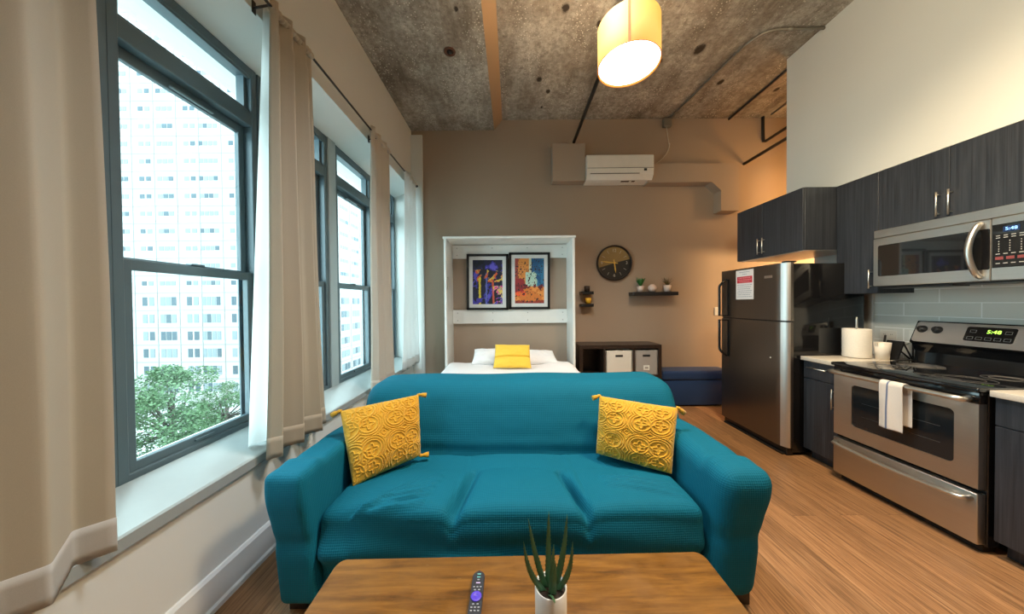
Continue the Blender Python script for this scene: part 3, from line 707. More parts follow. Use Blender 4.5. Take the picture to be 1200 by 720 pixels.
def hand(ang, L, tail, w_, y):
    a = math.radians(ang); d = Vector((math.cos(a), 0, math.sin(a))); s_ = Vector((-d.z, 0, d.x)); c = Vector((kx, y, kz)); m = MB()
    A = [c-d*tail-s_*w_*.6, c-d*tail+s_*w_*.6, c+d*L*.6+s_*w_, c+d*L, c+d*L*.6-s_*w_]
    f = [m.bm.verts.new(p) for p in A]; g = [m.bm.verts.new(p+Vector((0, -.0025, 0))) for p in A]; m._f(f); m._f(g[::-1])
    for i in range(5): m._f([f[i], g[i], g[(i+1)%5], f[(i+1)%5]])
    return m
obj('minute_hand', hand(173, .205, .05, .007, YB-.024), GOLD, ck); obj('hour_hand', hand(278, .15, .05, .009, YB-.020), GOLD, ck)
obj('hand_cap', MB().lathe([(0, YB-.03), (.012, YB-.029), (.013, YB-.017)], (kx, 0, kz), 16, 'y'), GOLD, ck)

tag(obj('floating_shelf', MB().box((1.705, 4.15, 1.525), (2.34, YB-.001, 1.575), .003, 1), BLACK_M, loc=(2.02, 4.24, 1.525)), 'long black floating shelf carrying two small plants and a vase', 'shelf')
for z, lb in ((1.592, 'upper of the two short black shelves below the clock'), (1.415, 'lower of the two short black shelves below the clock, holding the yellow cup')):
    tag(obj('wall_shelf', MB().box((.985, 4.20, z-.042), (1.165, YB-.001, z), .003, 1), BLACK_M, loc=(1.07, 4.26, z-.042)), lb, 'shelf', 'short black wall shelves')
PINKW = plain('pale_stoneware', (.66, .52, .45), .5)
def small_pot(name, label, x, y, z, r, h, mat, plant):
    t = thing(name, label, 'plant', (x, y, z), 'little pots on the long shelf')
    obj('pot', MB().lathe([(0, z+.001), (r*.78, z+.001), (r, z+h), (r*.9, z+h), (r*.86, z+h*.85), (0, z+h*.85)], (x, y, 0), 24), mat, t)
    plant(t, x, y, z+h*.85)
def bush(t, x, y, z):
    for k in range(14):
        a = 2*PI*k/14*1.9; m = MB(); L = .13+.05*random.random(); sp_ = .045+.06*random.random(); d = Vector((math.cos(a)*sp_, math.sin(a)*sp_*.7, L)); b = Vector((x, y, z)); s_ = d.cross(Vector((0, 0, 1))).normalized()*.017
        N = 5; rows = []
        for i in range(N+1):
            q = i/N; c = b + d*q + Vector((0, 0, -.03*q*q)); wd = math.sin(PI*(q*.9+.05))
            rows.append([m.bm.verts.new(c+s_*wd), m.bm.verts.new(c+Vector((0, 0, -.006*wd))), m.bm.verts.new(c-s_*wd)])
        for A, B in zip(rows, rows[1:]): m._f([A[0], A[1], B[1], B[0]]); m._f([A[1], A[2], B[2], B[1]])
        obj('leaf', m, GREEN2, t)
def twigs(t, x, y, z):
    m = MB()
    for k in range(20):
        a = random.random()*2*PI; sp_ = .03+.07*random.random(); L = .07+.07*random.random(); d = Vector((math.cos(a)*sp_, math.sin(a)*sp_*.5, L))
        m.tube([(x, y, z), Vector((x, y, z))+d*.55+Vector((0, 0, .012)), Vector((x, y, z))+d], [.0035, .003, .0015], 5)
    obj('stems', m, DRY, t)
small_pot('potted_plant', 'leafy green plant in a small white pot on the long shelf', 1.842, 4.235, 1.575, .05, .085, PINKW, bush)
small_pot('potted_plant', 'dry spiky plant in a small pale pot on the long shelf', 2.225, 4.235, 1.575, .052, .095, PINKW, twigs)
tag(obj('vase', MB().lathe([(0, 1.576), (.03, 1.576), (.052, 1.605), (.060, 1.632), (.05, 1.66), (.026, 1.678), (.022, 1.686), (.018, 1.68), (.03, 1.65), (0, 1.6)], (2.012, 4.235, 0), 28), PINKW, loc=(2.012, 4.235, 1.575)), 'round pale stoneware vase in the middle of the long shelf', 'vase')
tag(obj('dark_cup', MB().lathe([(0, 1.593), (.036, 1.593), (.042, 1.67), (.038, 1.67), (.033, 1.6), (0, 1.6)], (1.085, 4.26, 0), 24), plain('dark_brown_glaze', (.03, .018, .013), .4), loc=(1.085, 4.26, 1.592)), 'dark brown cup on the upper short shelf', 'cup')
tag(obj('yellow_cup', MB().lathe([(0, 1.416), (.030, 1.416), (.042, 1.498), (.038, 1.498), (.028, 1.424), (0, 1.424)], (1.10, 4.26, 0), 24), plain('yellow_glaze', (.80, .47, .03), .35), loc=(1.10, 4.26, 1.415)), 'yellow cup on the lower short shelf', 'cup')

cs = thing('console_shelf', 'dark espresso cube shelf unit against the brown wall beside the bed', 'shelf unit', (1.45, 4.13, 0))
sx0, sx1, sy0, sy1, sz = .90, 2.0, 3.95, YB-.002, .86
obj('top_board', MB().box((sx0, sy0, sz-.05), (sx1, sy1, sz), .002, 1), ESPRESSO, cs)
for a in (sx0, 1.225, 1.615, sx1-.045): obj('upright', MB().box((a, sy0, 0), (a+(.045 if a in (sx0, sx1-.045) else .025), sy1, sz-.05), .002, 1), ESPRESSO, cs)
for z in (.02, .425): obj('shelf_board', MB().box((sx0+.045, sy0+.004, z), (sx1-.045, sy1, z+.025)), ESPRESSO, cs)
obj('back_board', MB().box((sx0+.04, sy1-.012, .04), (sx1-.04, sy1, sz-.05)), ESPRESSO, cs)
def bin_(label, x0, x1, mat, tagged):
    t = thing('storage_bin', label, 'box', ((x0+x1)/2, 4.1, .45), 'fabric bins in the dark shelf unit'); m = MB()
    y0 = 3.958
    m.box((x0, y0, .451), (x1, y0+.012, .785), .003, 1); m.box((x0, 4.28, .451), (x1, 4.292, .785), .003, 1); m.box((x0, y0, .451), (x0+.012, 4.29, .785)); m.box((x1-.012, y0, .451), (x1, 4.29, .785)); m.box((x0, y0, .451), (x1, 4.29, .463))
    obj('body', m, mat, t); xm = (x0+x1)/2
    obj('handle_slot', MB().box((xm-.05, y0-.003, .70), (xm+.05, y0+.001, .728), .001, 1), BLACK_M, t)
    if tagged:
        q = obj('label_holder', MB().box((xm-.04, y0-.003, .52), (xm+.04, y0, .585), .001, 1), WHITE_L, t); obj('paper_label', MB().box((xm-.022, y0-.0045, .54), (xm+.022, y0-.003, .565)), GREY_BIN, q)
bin_('white canvas storage bin in the dark shelf unit', 1.255, 1.61, WHITE_BIN, False); bin_('grey tweed storage bin with a small label in the dark shelf unit', 1.645, 1.95, GREY_BIN, True)
bn = thing('storage_bench', 'navy blue velvet storage bench between shelf unit and fridge', 'bench', (2.5, 4.15, 0))
obj('bench_box', MB().box((2.035, 4.01, .025), (2.99, YB-.016, .36), .008, 2), NAVY, bn)
obj('seat_cushion', MB().rbox((2.025, 3.995, .362), (3.0, YB-.016, .49), .035, (20, 8, 3)), NAVY, bn)
for lx in (2.08, 2.94):
    for ly in (4.05, 4.27): obj('foot', MB().box((lx-.02, ly-.02, 0), (lx+.02, ly+.02, .03)), BLACK_M, bn)

# ------------------------------------------------------------------ air conditioner, boxes, pipes
ac = thing('air_conditioner', 'white split air conditioner high on the brown wall between the boxed ducts', 'air conditioner', (1.52, 4.2, 3.12))
prof = [(YB-.001, 3.13), (YB-.001, 3.475), (4.125, 3.475), (4.105, 3.455), (4.10, 3.285), (4.112, 3.20), (4.16, 3.14), (4.22, 3.13)]
m = MB(); m.prism(prof, 1.056, 1.975, 'x'); obj('housing', m, WHITE_P, ac)
obj('front_panel', MB().prism([(4.099, 3.288), (4.104, 3.46), (4.098, 3.455), (4.093, 3.288)], 1.062, 1.969, 'x'), WHITE_P, ac)
obj('louver', MB().prism([(4.108, 3.205), (4.15, 3.147), (4.145, 3.14), (4.10, 3.20)], 1.10, 1.78, 'x'), WHITE_P, ac)
obj('air_slot', MB().prism([(4.114, 3.207), (4.113, 3.216), (4.1045, 3.216), (4.1055, 3.207)], 1.10, 1.78, 'x'), plain('slot_grey', (.16, .15, .13), .6), ac)
obj('panel_seam', MB().box((1.06, 4.0965, 3.281), (1.97, 4.104, 3.286)), bpy.data.materials['slot_grey'], ac)
obj('display_window', MB().prism([(4.108, 3.245), (4.103, 3.275), (4.099, 3.275), (4.104, 3.245)], 1.84, 1.88, 'x'), BLACK_M, ac)
obj('bottom_vent', MB().box((1.55, 4.17, 3.126), (1.66, 4.2, 3.134)), plain('vent_brown', (.14, .10, .07), .6), ac)
obj('bottom_vent', MB().box((1.70, 4.17, 3.126), (1.74, 4.2, 3.134)), bpy.data.materials['vent_brown'], ac)
def arc(c, a, b, n=8):   # quarter bend from a to b around corner c
    c, a, b = Vector(c), Vector(a), Vector(b); return [(a*(1-t)**2 + c*2*t*(1-t) + b*t*t) for t in [i/n for i in range(n+1)]]
zc = ZC-.016
pts = [(2.30, 4.30, zc), (2.30, 4.24, zc)] + arc((2.45, 2.92, zc), (2.425, 3.14, zc), (2.62, 2.91, zc)) + [(3.05, 2.90, zc)]
cg = thing('conduit', 'grey metal conduit bending across the ceiling from the junction box', 'pipe', (2.4, 3.3, zc)); obj('tube', MB().tube(pts, .013, 10), PIPE_G, cg)
obj('coupling', MB().tube([(2.70, 2.908, zc), (2.76, 2.907, zc)], .018, 10), PIPE_G, cg)
tag(obj('conduit', MB().tube([(3.17, YB, zc), (3.17, 3.0, zc)], .014, 10), PIPE_D, loc=(3.17, 3.8, zc)), 'straight dark conduit on the ceiling beside the kitchen bulkhead', 'pipe')
tag(obj('pipe', MB().tube([(.90, YB-.1, 3.705), (.90, -.6, 3.705)], .021, 12), PIPE_D, loc=(.90, 2, 3.705)), 'straight dark pipe running over the lamp to the boxed duct', 'pipe')
tag(obj('pipe', MB().tube([(3.66, 2.3, 3.725), (3.66, 4.27, 3.725)]+[(3.655, 4.30, 3.74), (3.65, 4.302, 3.78), (3.645, 4.302, ZC)], .019, 10), PIPE_D, loc=(3.66, 3.4, 3.725)), 'dark pipe turning up to the ceiling in the hallway corner', 'pipe')
tag(obj('pipe', MB().tube([(3.39, 2.5, 3.425), (3.39, YB, 3.425)], .021, 10), PIPE_D, loc=(3.39, 3.4, 3.425)), 'dark straight pipe entering the brown wall beside the duct', 'pipe')
tag(obj('conduit', MB().tube([(3.70, 2.3, zc), (3.70, YB-.1, zc)], .012, 10), PIPE_G, loc=(3.7, 3.3, zc)), 'thin conduit on the hallway ceiling above the turning pipe', 'pipe')
jb = thing('junction_box', 'grey junction box below the ceiling with a cord to the air conditioner', 'junction box', (2.255, YB-.04, 3.94))
obj('box', MB().box((2.20, YB-.06, 3.945), (2.315, YB-.001, 4.065), .006, 1), PIPE_G, jb)
obj('cord', MB().tube(arc((2.30, 4.30, 3.6), (2.25, 4.295, 3.945), (2.30, 4.305, 3.72))+arc((2.29, 4.31, 3.5), (2.30, 4.305, 3.71), (1.965, 4.31, 3.36)), .006, 8), plain('white_cord', (.55, .50, .42), .5), jb)
sk = thing('fire_sprinkler', 'recessed sprinkler head in a rusty hole in the concrete beam', 'sprinkler', (-.595, 2.98, ZB))
obj('escutcheon', MB().lathe([(.030, ZB+.0), (.030, ZB-.006), (.058, ZB-.004), (.06, ZB)], (-.595, 2.98, 0), 20), plain('rusty_ring', (.085, .035, .02), .7), sk)
obj('sprinkler_head', MB().lathe([(0, ZB-.014), (.018, ZB-.012), (.02, ZB-.008), (.008, ZB-.006), (.03, ZB-.002), (0, ZB-.001)], (-.595, 2.98, 0), 16), BLACK_M, sk)

# ------------------------------------------------------------------ kitchen
def bar_handle(parent, x, y, z0, z1, horiz=False, y1=None):
    m = MB()
    if horiz: m.tube([(x-.03, y, z0), (x-.03, y1, z0)], .0055, 10); ends = [(y+.02, z0), (y1-.02, z0)]
    else: m.tube([(x-.03, y, z0), (x-.03, y, z1)], .0055, 10); ends = [(y, z0+.02), (y, z1-.02)]
    for a, b in ends: m.tube([(x, a, b), (x-.03, a, b)], .004, 8)
    obj('handle', m, STEEL_L, parent)
def cabinet(name, label, x, x1, y0, y1, z0, z1, doors, group, drawers=(), toe=0):
    t = thing(name, label, 'cabinet', ((x+x1)/2, (y0+y1)/2, z0-toe), group)
    m = MB(); m.box((x+.02, y0, z0), (x1, y1, z1), .0015, 1)
    if toe: m.box((x+.08, y0, 0), (x1, y1, toe))
    obj('body', m, VENEER, t)
    for (a, b, c, d, hd) in doors:
        q = obj('door', MB().box((x, a+.0015, c+.0015), (x+.0185, b-.0015, d-.0015), .0015, 1), VENEER, t)
        if hd: bar_handle(q, x, *hd)
    for (a, b, c, d, hd) in drawers:
        q = obj('drawer', MB().box((x, a+.0015, c+.0015), (x+.0185, b-.0015, d-.0015), .0015, 1), VENEER, t)
        if hd: bar_handle(q, x, hd[0], hd[2], None, True, hd[1])
    return t
UG, BG = 'charcoal wall cabinets', 'charcoal base cabinets'
cabinet('wall_cabinet', 'charcoal wood wall cabinet above the fridge', 2.737, XR-.002, 2.785, 3.596, 1.909, 2.496, [(2.785, 3.237, 1.909, 2.496, (3.207, 1.945, 2.115)), (3.237, 3.596, 1.909, 2.496, (3.268, 1.945, 2.115))], UG)
cabinet('wall_cabinet', 'tall narrow charcoal wood wall cabinet between fridge and microwave', 3.05, XR-.002, 2.466, 2.783, 1.49, 2.496, [(2.466, 2.783, 1.49, 2.496, (2.507, 1.53, 1.69))], UG)
cabinet('wall_cabinet', 'charcoal wood wall cabinet directly above the microwave', 3.05, XR-.002, 1.667, 2.464, 1.998, 2.496, [(2.067, 2.464, 1.998, 2.496, (2.112, 2.02, 2.195)), (1.667, 2.067, 1.998, 2.496, (2.053, 2.02, 2.195))], UG)
cabinet('base_cabinet', 'narrow charcoal wood base cabinet between fridge and stove', 2.655, XR-.002, 2.405, 2.692, .095, .893, [(2.405, 2.692, .095, .735, (2.428, .53, .70))], BG, [(2.405, 2.692, .738, .893, (2.475, 2.635, .838))], .095)
cabinet('base_cabinet', 'charcoal wood base cabinet on the near side of the stove', 2.655, XR-.002, .55, 1.622, .095, .893, [(1.09, 1.622, .095, .735, None), (.55, 1.09, .095, .735, None)], BG, [(1.09, 1.622, .738, .893, None), (.55, 1.09, .738, .893, None)], .095)
tag(obj('countertop', MB().box((2.63, 2.40, .895), (XR-.012, 2.695, .93), .003, 2), QUARTZ, loc=(3, 2.55, .895)), 'pale quartz countertop between fridge and stove', 'countertop', 'quartz countertops')
tag(obj('countertop', MB().box((2.63, .53, .895), (XR-.012, 1.626, .93), .003, 2), QUARTZ, loc=(3, 1.1, .895)), 'pale quartz countertop on the near side of the stove', 'countertop', 'quartz countertops')

obj('underside', MB().box((2.76, 2.79, 1.905), (XR-.004, 3.59, 1.909)), WHITE_L, bpy.data.objects['wall_cabinet'])
# fridge
fr = thing('refrigerator', 'tall stainless top-freezer refrigerator with black sides', 'fridge', (2.9, 3.11, 0))
FX = 2.50
obj('cabinet_body', MB().box((FX+.075, 2.715, .03), (3.235, 3.53, 1.775), .006, 2), BLACK_G, fr)
def dprof(y0, y1, n=10):
    P = [(FX+.072, y1), (FX+.012, y1), (FX+.002, y1-.008)]
    P += [(FX, y1-.03), (FX, y0+.11)]
    for i in range(1, n+1):
        a = PI/2*i/n; P.append((FX+.055*(1-math.cos(a)), y0+.11-.11*math.sin(a)))
    return P+[(FX+.072, y0)]
def fdoor(z0, z1):
    m = MB(); m.prism(dprof(2.70, 3.535), z0, z1, 'z')
    for f in m.bm.faces:
        f.smooth = abs(f.normal.z) < .5 if f.normal.length else True
    m.bm.normal_update()
    for f in m.bm.faces: f.smooth = abs(f.normal.z) < .5
    for e in m.bm.edges:
        if len(e.link_faces) == 2 and e.calc_face_angle(0) > .5: e.smooth = False
    return m
fd = obj('freezer_door', fdoor(1.248, 1.785), STEEL_F, fr); rd = obj('fridge_door', fdoor(.075, 1.236), STEEL_F, fr)
def edge_highlight(z0, z1):  # reflection along the rounded door edge, put in as a brighter steel strip
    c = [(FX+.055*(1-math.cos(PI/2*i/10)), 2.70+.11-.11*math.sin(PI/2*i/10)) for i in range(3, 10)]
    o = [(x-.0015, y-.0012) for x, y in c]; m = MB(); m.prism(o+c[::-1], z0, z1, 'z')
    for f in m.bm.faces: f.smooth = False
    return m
obj('edge_highlight', edge_highlight(1.25, 1.783), STEEL_HI, fd); obj('edge_highlight', edge_highlight(.077, 1.234), STEEL_HI, rd)
obj('door_gasket', MB().box((FX+.02, 2.72, 1.236), (FX+.07, 3.53, 1.248)), BLACK_M, fr)
def loop_handle(za, zb, parent):    # broad black handle that tapers onto the door at the far end of za->zb
    m = MB(); s_ = 1 if zb > za else -1; L = abs(zb-za)
    pts, rad = [], []
    for i in range(25):
        t = i/24; z = za + s_*L*t
        out = .062*min(1, (1-t)/.16)**.6 if t > .84 else .062
        pts.append((FX-out-.002, 3.475-.04*(1-min(1, (1-t)/.2)), z)); rad.append(.013 if t < .95 else .010)
    m.tube(pts, rad, 10)
    m.box((FX-.008, 3.40, min(za, zb)+.0), (FX-.0005, 3.425, max(za, zb)-.0), .003, 1)
    m.box((FX-.066, 3.405, za-.012*(s_ < 0)), (FX-.0005, 3.488, za+.012*(s_ > 0)), .004, 1)
    obj('handle', m, BLACK_G, parent)
loop_handle(1.262, 1.685, fd); loop_handle(1.222, .80, rd)
obj('badge', MB().box((FX-.003, 2.84, 1.655), (FX-.0002, 2.93, 1.68), .001, 1), STEEL_L, fd)
obj('lock_dot', MB().lathe([(0, FX-.003), (.007, FX-.002), (.008, FX)], (0, 2.86, .885), 12, 'x'), WHITE_L, rd)
obj('kick_grille', MB().box((FX+.03, 2.72, .0), (FX+.09, 3.52, .068), .004, 1), BLACK_M, fr)
obj('kick_grille', MB().box((FX-.0, 2.735, .004), (FX+.03, 3.49, .02), .003, 1), BLACK_M, fr)
obj('hinge_cover', MB().box((FX+.02, 2.72, 1.786), (FX+.12, 2.77, 1.80), .004, 1), BLACK_M, fr)
pn = thing('paper_notice', 'white printed notice with a red band stuck on the freezer door', 'notice', (FX-.002, 3.18, 1.45))
obj('sheet', MB().box((FX-.0025, 3.06, 1.452), (FX-.0012, 3.298, 1.768)), plain('notice_paper', (.74, .74, .76), .6), pn)
obj('red_band', MB().box((FX-.003, 3.075, 1.628), (FX-.0024, 3.282, 1.698)), plain('notice_red', (.55, .035, .06), .6), pn)
m = MB()
for k, (z, a, b) in enumerate([(1.745, 3.11, 3.25), (1.722, 3.15, 3.21)]+[(1.607-.021*k, 3.08+.012*(k % 3), 3.28-.01*(k % 2)) for k in range(7)]):
    y = a
    while y < b: q = .008+.018*random.random(); m.box((FX-.003, y, z-.0035), (FX-.0024, min(b, y+q), z+.0035)); y += q+.005
m2 = plain('notice_ink', (.33, .36, .44), .6); o_ = obj('printed_lines', m, m2, pn); o_['kind'] = 'stuff'
m = MB()
for z, a, b in ((1.682, 3.10, 3.26), (1.663, 3.085, 3.275), (1.644, 3.11, 3.25)):
    y = a
    while y < b: q = .008+.02*random.random(); m.box((FX-.0034, y, z-.003), (FX-.003, min(b, y+q), z+.003)); y += q+.005
o_ = obj('band_lines', m, plain('notice_pink', (.75, .35, .38), .6), pn); o_['kind'] = 'stuff'

# stove
st = thing('stove', 'stainless electric stove with a black glass cooktop', 'stove', (2.95, 2.02, 0))
SX, SY0, SY1 = 2.60, 1.636, 2.392
obj('body', MB().box((SX+.045, SY0, .04), (XR-.02, SY1, .905), .003, 1), BLACK_G, st)
door = MB(); wy0, wy1, wz0, wz1 = 1.735, 2.262, .468, .785
dz0, dz1 = .365, .845
def ring(m, y0, y1, z0, z1, x):   # rounded window opening: outer rectangle to rounded inner
    inner = rrect(wy0, wz0, wy1, wz1, .025, 6); outer = []
    for a, b in inner:
        da, db = a-(wy0+wy1)/2, b-(wz0+wz1)/2; k = min(((y1-y0)/2)/max(1e-6, abs(da)), ((z1-z0)/2)/max(1e-6, abs(db)))
        outer.append((max(y0, min(y1, (y0+y1)/2+da*k)), max(z0, min(z1, (z0+z1)/2+db*k))))
    A = [m.bm.verts.new((x, a, b)) for a, b in inner]; B = [m.bm.verts.new((x, a, b)) for a, b in outer]; D = [m.bm.verts.new((x+.01, a, b)) for a, b in inner]
    n = len(A)
    for i in range(n):
        m._f([A[i], A[(i+1)%n], B[(i+1)%n], B[i]]); m._f([D[i], D[(i+1)%n], A[(i+1)%n], A[i]])
    # corners
    for cy_, cz_ in ((y0, z0), (y0, z1), (y1, z0), (y1, z1)):
        near = sorted(range(n), key=lambda i: math.hypot(outer[i][0]-cy_, outer[i][1]-cz_))
        c1 = next(i for i in near if abs(outer[i][0]-cy_) < 1e-5); c2 = next(i for i in near if abs(outer[i][1]-cz_) < 1e-5)
        if c1 != c2: m._f([B[c1], B[c2], m.bm.verts.new((x, cy_, cz_))])
ring(door, SY0+.006, SY1-.006, dz0, dz1, SX)
door.box((SX+.0102, SY0+.006, dz0), (SX+.044, SY1-.006, dz1))
for a, b in (((SX, SY0+.006, dz0-.0), (SX+.0102, SY1-.006, dz0+.0005)), ((SX, SY0+.006, dz1-.0005), (SX+.0102, SY1-.006, dz1)), ((SX, SY0+.006, dz0), (SX+.0102, SY0+.0065, dz1)), ((SX, SY1-.0065, dz0), (SX+.0102, SY1-.006, dz1))): door.box(a, b)
od = obj('oven_door', door, STEEL, st)
obj('oven_window', MB().prism(rrect(wy0, wz0, wy1, wz1, .025, 6), SX+.006, SX+.0105, 'x'), OVEN_GLASS, od)
rk = MB()
for z in (.56, .66): rk.tube([(SX+.0058, wy0+.06, z), (SX+.0058, wy1-.06, z)], .0012, 6)
obj('oven_rack', rk, plain('rack_grey', (.06, .07, .075), .4), od)
hb = MB(); z = .868; N = 20
hb.tube([(SX+.0, SY0+.045, z)]+[(SX-.058-.004*math.sin(PI*i/N), SY0+.03+(SY1-SY0-.06)*i/N, z) for i in range(N+1)]+[(SX+.0, SY1-.045, z)], .016, 12)
obj('handle', hb, STEEL_L, od)
obj('control_strip', MB().box((SX+.002, SY0+.003, dz1+.003), (SX+.05, SY1-.003, .912), .006, 2), BLACK_G, st)
dr = obj('drawer', MB().box((SX-.004, SY0+.006, .052), (SX+.044, SY1-.006, .338), .005, 2), STEEL, st)
hb = MB(); zc0 = .302
pts = [(SX-.004, SY1-.028, zc0+.006)]+[(SX-.046, SY0+.045+(SY1-SY0-.09)*(N-i)/N, zc0-.016*math.sin(PI*i/N)) for i in range(N+1)]+[(SX-.004, SY0+.028, zc0+.006)]
hb.tube(pts, .0135, 10); obj('handle', hb, STEEL_L, dr)
obj('kick', MB().box((SX+.05, SY0+.02, 0), (SX+.12, SY1-.02, .045)), BLACK_M, st)
ck_ = MB(); ck_.box((SX-.018, SY0-.004, .912), (XR-.10, SY1+.004, .938), .008, 3); top_ = obj('cooktop', ck_, BLACK_GLASS, st)
RING = plain('burner_ring', (.17, .16, .15), .4)
for bx, by, br in ((2.80, 1.83, .115), (2.80, 2.215, .085), (3.06, 1.83, .085), (3.06, 2.215, .11)):
    m = MB()
    for r in (br, br*.66): m.tube([(bx+r*math.cos(2*PI*k/48), by+r*math.sin(2*PI*k/48), .9384) for k in range(48)], .0011, 4, True)
    obj('burner_ring', m, RING, top_)
bgd = MB(); bgd.prism([(3.255, .936), (XR-.02, .936), (XR-.02, 1.262), (3.285, 1.262), (3.215, 1.095), (3.235, 1.08), (3.262, 1.02)], SY0, SY1, 'y')
bk = obj('backguard', bgd, BLACK_G, st)
nx_ = Vector((-(1.262-1.095), 0, (3.285-3.215))).normalized(); ux = Vector((3.285-3.215, 0, 1.262-1.095)).normalized(); o0 = Vector((3.215, 0, 1.095))
def onface(y, s, d): return o0 + ux*s + nx_*d + Vector((0, y, 0))
def face_plate(P, d0, d1):
    m = MB(); A = [m.bm.verts.new(onface(y, s, d0)) for y, s in P]; B = [m.bm.verts.new(onface(y, s, d1)) for y, s in P]; n = len(P); m._f(B); m._f(A[::-1])
    for i in range(n): m._f([A[i], A[(i+1)%n], B[(i+1)%n], B[i]])
    return m
obj('control_panel', face_plate(rrect(SY0+.008, .008, SY1-.008, .172, .018), -.002, .003), STEEL, bk)
for y in (2.345, 2.262, 1.77, 1.687):
    m = MB(); R3 = Matrix((Vector((0, 1, 0)), ux, nx_)).transposed().to_4x4(); R3.translation = onface(y, .112, .003)
    m.lathe([(0, 0), (.030, 0), (.028, .006), (.022, .008), (.020, .022), (0, .023)], (0, 0, 0), 24); m.box((-.005, -.02, .02), (.005, .02, .027), .002, 1)
    bmesh.ops.transform(m.bm, matrix=R3, verts=m.bm.verts[:]); obj('knob', m, BLACK_M, bk)
obj('display_panel', face_plate(rrect(1.905, .045, 2.118, .152, .012), .003, .0055), BLACK_G, bk)
def faceM(y, s, d):
    R3 = Matrix((Vector((0, -1, 0)), ux, nx_)).transposed().to_4x4(); R3.translation = onface(y, s, d); return R3
LED_G = glow('green_led', (.55, 1, .12), 1.4); LED_B = glow('blue_led', (.25, .5, 1), 1.6); KEY = plain('key_outline', (.28, .28, .27), .5)
obj('clock_digits', MB().text('5:48', .036, faceM(1.995, .118, .0062)), LED_G, bk)
m = MB()
for y, s in ((2.085, .118), (1.935, .118), (2.09, .068), (2.05, .068), (2.01, .068), (1.97, .068), (1.93, .068)):
    for a in ((-.014, -.010, .014, -.0085), (-.014, .0085, .014, .010), (-.014, -.010, -.0125, .010), (.0125, -.010, .014, .010)):
        q = [m.bm.verts.new(onface(y+yy, s+ss, .006)) for yy, ss in ((a[0], a[1]), (a[2], a[1]), (a[2], a[3]), (a[0], a[3]))]; m._f(q)
obj('touch_keys', m, KEY, bk)
tw = MB()
def towel(u, v):
    y = 1.902+.122*u; s = v*.62; fold = .007*math.sin(u*PI*2.2+.4)
    r = .0185; zt = .868
    if s < .30: return (SX-.06-r-.006+fold*min(1, (.30-s)*6), y+.010*(.30-s)*(u-.5), zt-.30+s)
    if s < .30+PI*r: a = (s-.30)/r; return (SX-.06-r*math.cos(a)-.004*math.cos(a), y, zt+r*math.sin(a))
    return (SX-.06+r+.003, y-.012, zt-(s-.30-PI*r))
G_ = tw.grid(24, 80, towel)
for f in tw.bm.faces:
    u = (f.calc_center_median().y-1.902)/.122
    if abs(u-.62) < .035: f.material_index = 1
to = obj('kitchen_towel', tw, [TOWEL, TOWEL_S], loc=(SX-.06, 1.97, .55), recalc=False); tag(to, 'white kitchen towel with a blue stripe hanging on the oven handle', 'towel')
so = to.modifiers.new('thick', 'SOLIDIFY'); so.thickness = .003

# microwave
mw = thing('microwave', 'stainless over-the-range microwave with a curved vertical handle', 'microwave', (3.15, 2.04, 1.54))
MX, MY0, MY1, MZ0, MZ1 = 2.955, 1.669, 2.422, 1.545, 1.993
obj('body', MB().box((MX+.03, MY0, MZ0-.012), (XR-.002, MY1, MZ1), .003, 1), BLACK_M, mw)
obj('vent_strip', MB().box((MX+.004, MY0, 1.93), (MX+.03, MY1, MZ1), .003, 1), STEEL, mw)
md = obj('door', MB().box((MX, 1.829, MZ0), (MX+.03, MY1, 1.926), .003, 1), STEEL, mw)
obj('door_window', MB().prism(rrect(1.905, 1.622, 2.39, 1.868, .012), MX-.0012, MX+.001, 'x'), BLACK_GLASS, md)
obj('handle_recess', MB().prism(rrect(1.831, 1.615, 1.908, 1.868, .008), MX-.001, MX+.001, 'x'), BLACK_G, md)
m = MB(); hp = [(MX, 1.868, 1.905)]+[(MX-.012-.048*math.sin(PI*i/16)**.7, 1.868+.012*math.sin(PI*i/16), 1.90-.325*i/16) for i in range(17)]+[(MX, 1.868, 1.57)]
m.tube(hp, [.014]+[.015]*17+[.014], 12); obj('handle', m, STEEL_L, md)
mp = obj('control_panel', MB().box((MX, MY0, MZ0), (MX+.03, 1.826, 1.926), .003, 1), STEEL, mw)
obj('keypad', MB().box((MX-.0012, MY0+.006, 1.622), (MX+.001, 1.822, 1.885)), BLACK_GLASS, mp)
def mwM(y, z, d=.002): 
    R3 = Matrix((Vector((0, -1, 0)), Vector((0, 0, 1)), Vector((-1, 0, 0)))).transposed().to_4x4(); R3.translation = (MX-d, y, z); return R3
obj('display_window', MB().box((MX-.0018, 1.722, 1.835), (MX-.001, 1.782, 1.868)), plain('display_blue_glass', (.012, .03, .10), .1), mp)
obj('clock_digits', MB().text('5:48', .026, mwM(1.752, 1.851)), LED_B, mp)
m = MB()
for z in (1.815, 1.802, 1.705, 1.648):
    for y in (1.80, 1.772, 1.744, 1.716, 1.69): m.box((MX-.0016, y-.008, z-.002), (MX-.001, y+.008, z+.002))
for y in (1.797, 1.757, 1.717): 
    for z in (1.78, 1.765, 1.75, 1.735, 1.722): m.box((MX-.0016, y-.002, z-.0025), (MX-.001, y+.002, z+.0025))
obj('key_print', m, plain('key_print', (.5, .5, .48), .5), mp)
m = MB()
for y in (1.795, 1.755, 1.715): m.box((MX-.0016, y-.015, 1.67), (MX-.001, y+.015, 1.688))
obj('key_print', m, plain('key_red', (.22, .05, .05), .5), mp)
obj('under_vent', MB().box((MX+.02, 2.0, MZ0-.022), (MX+.14, 2.40, MZ0-.012)), BLACK_M, mw)

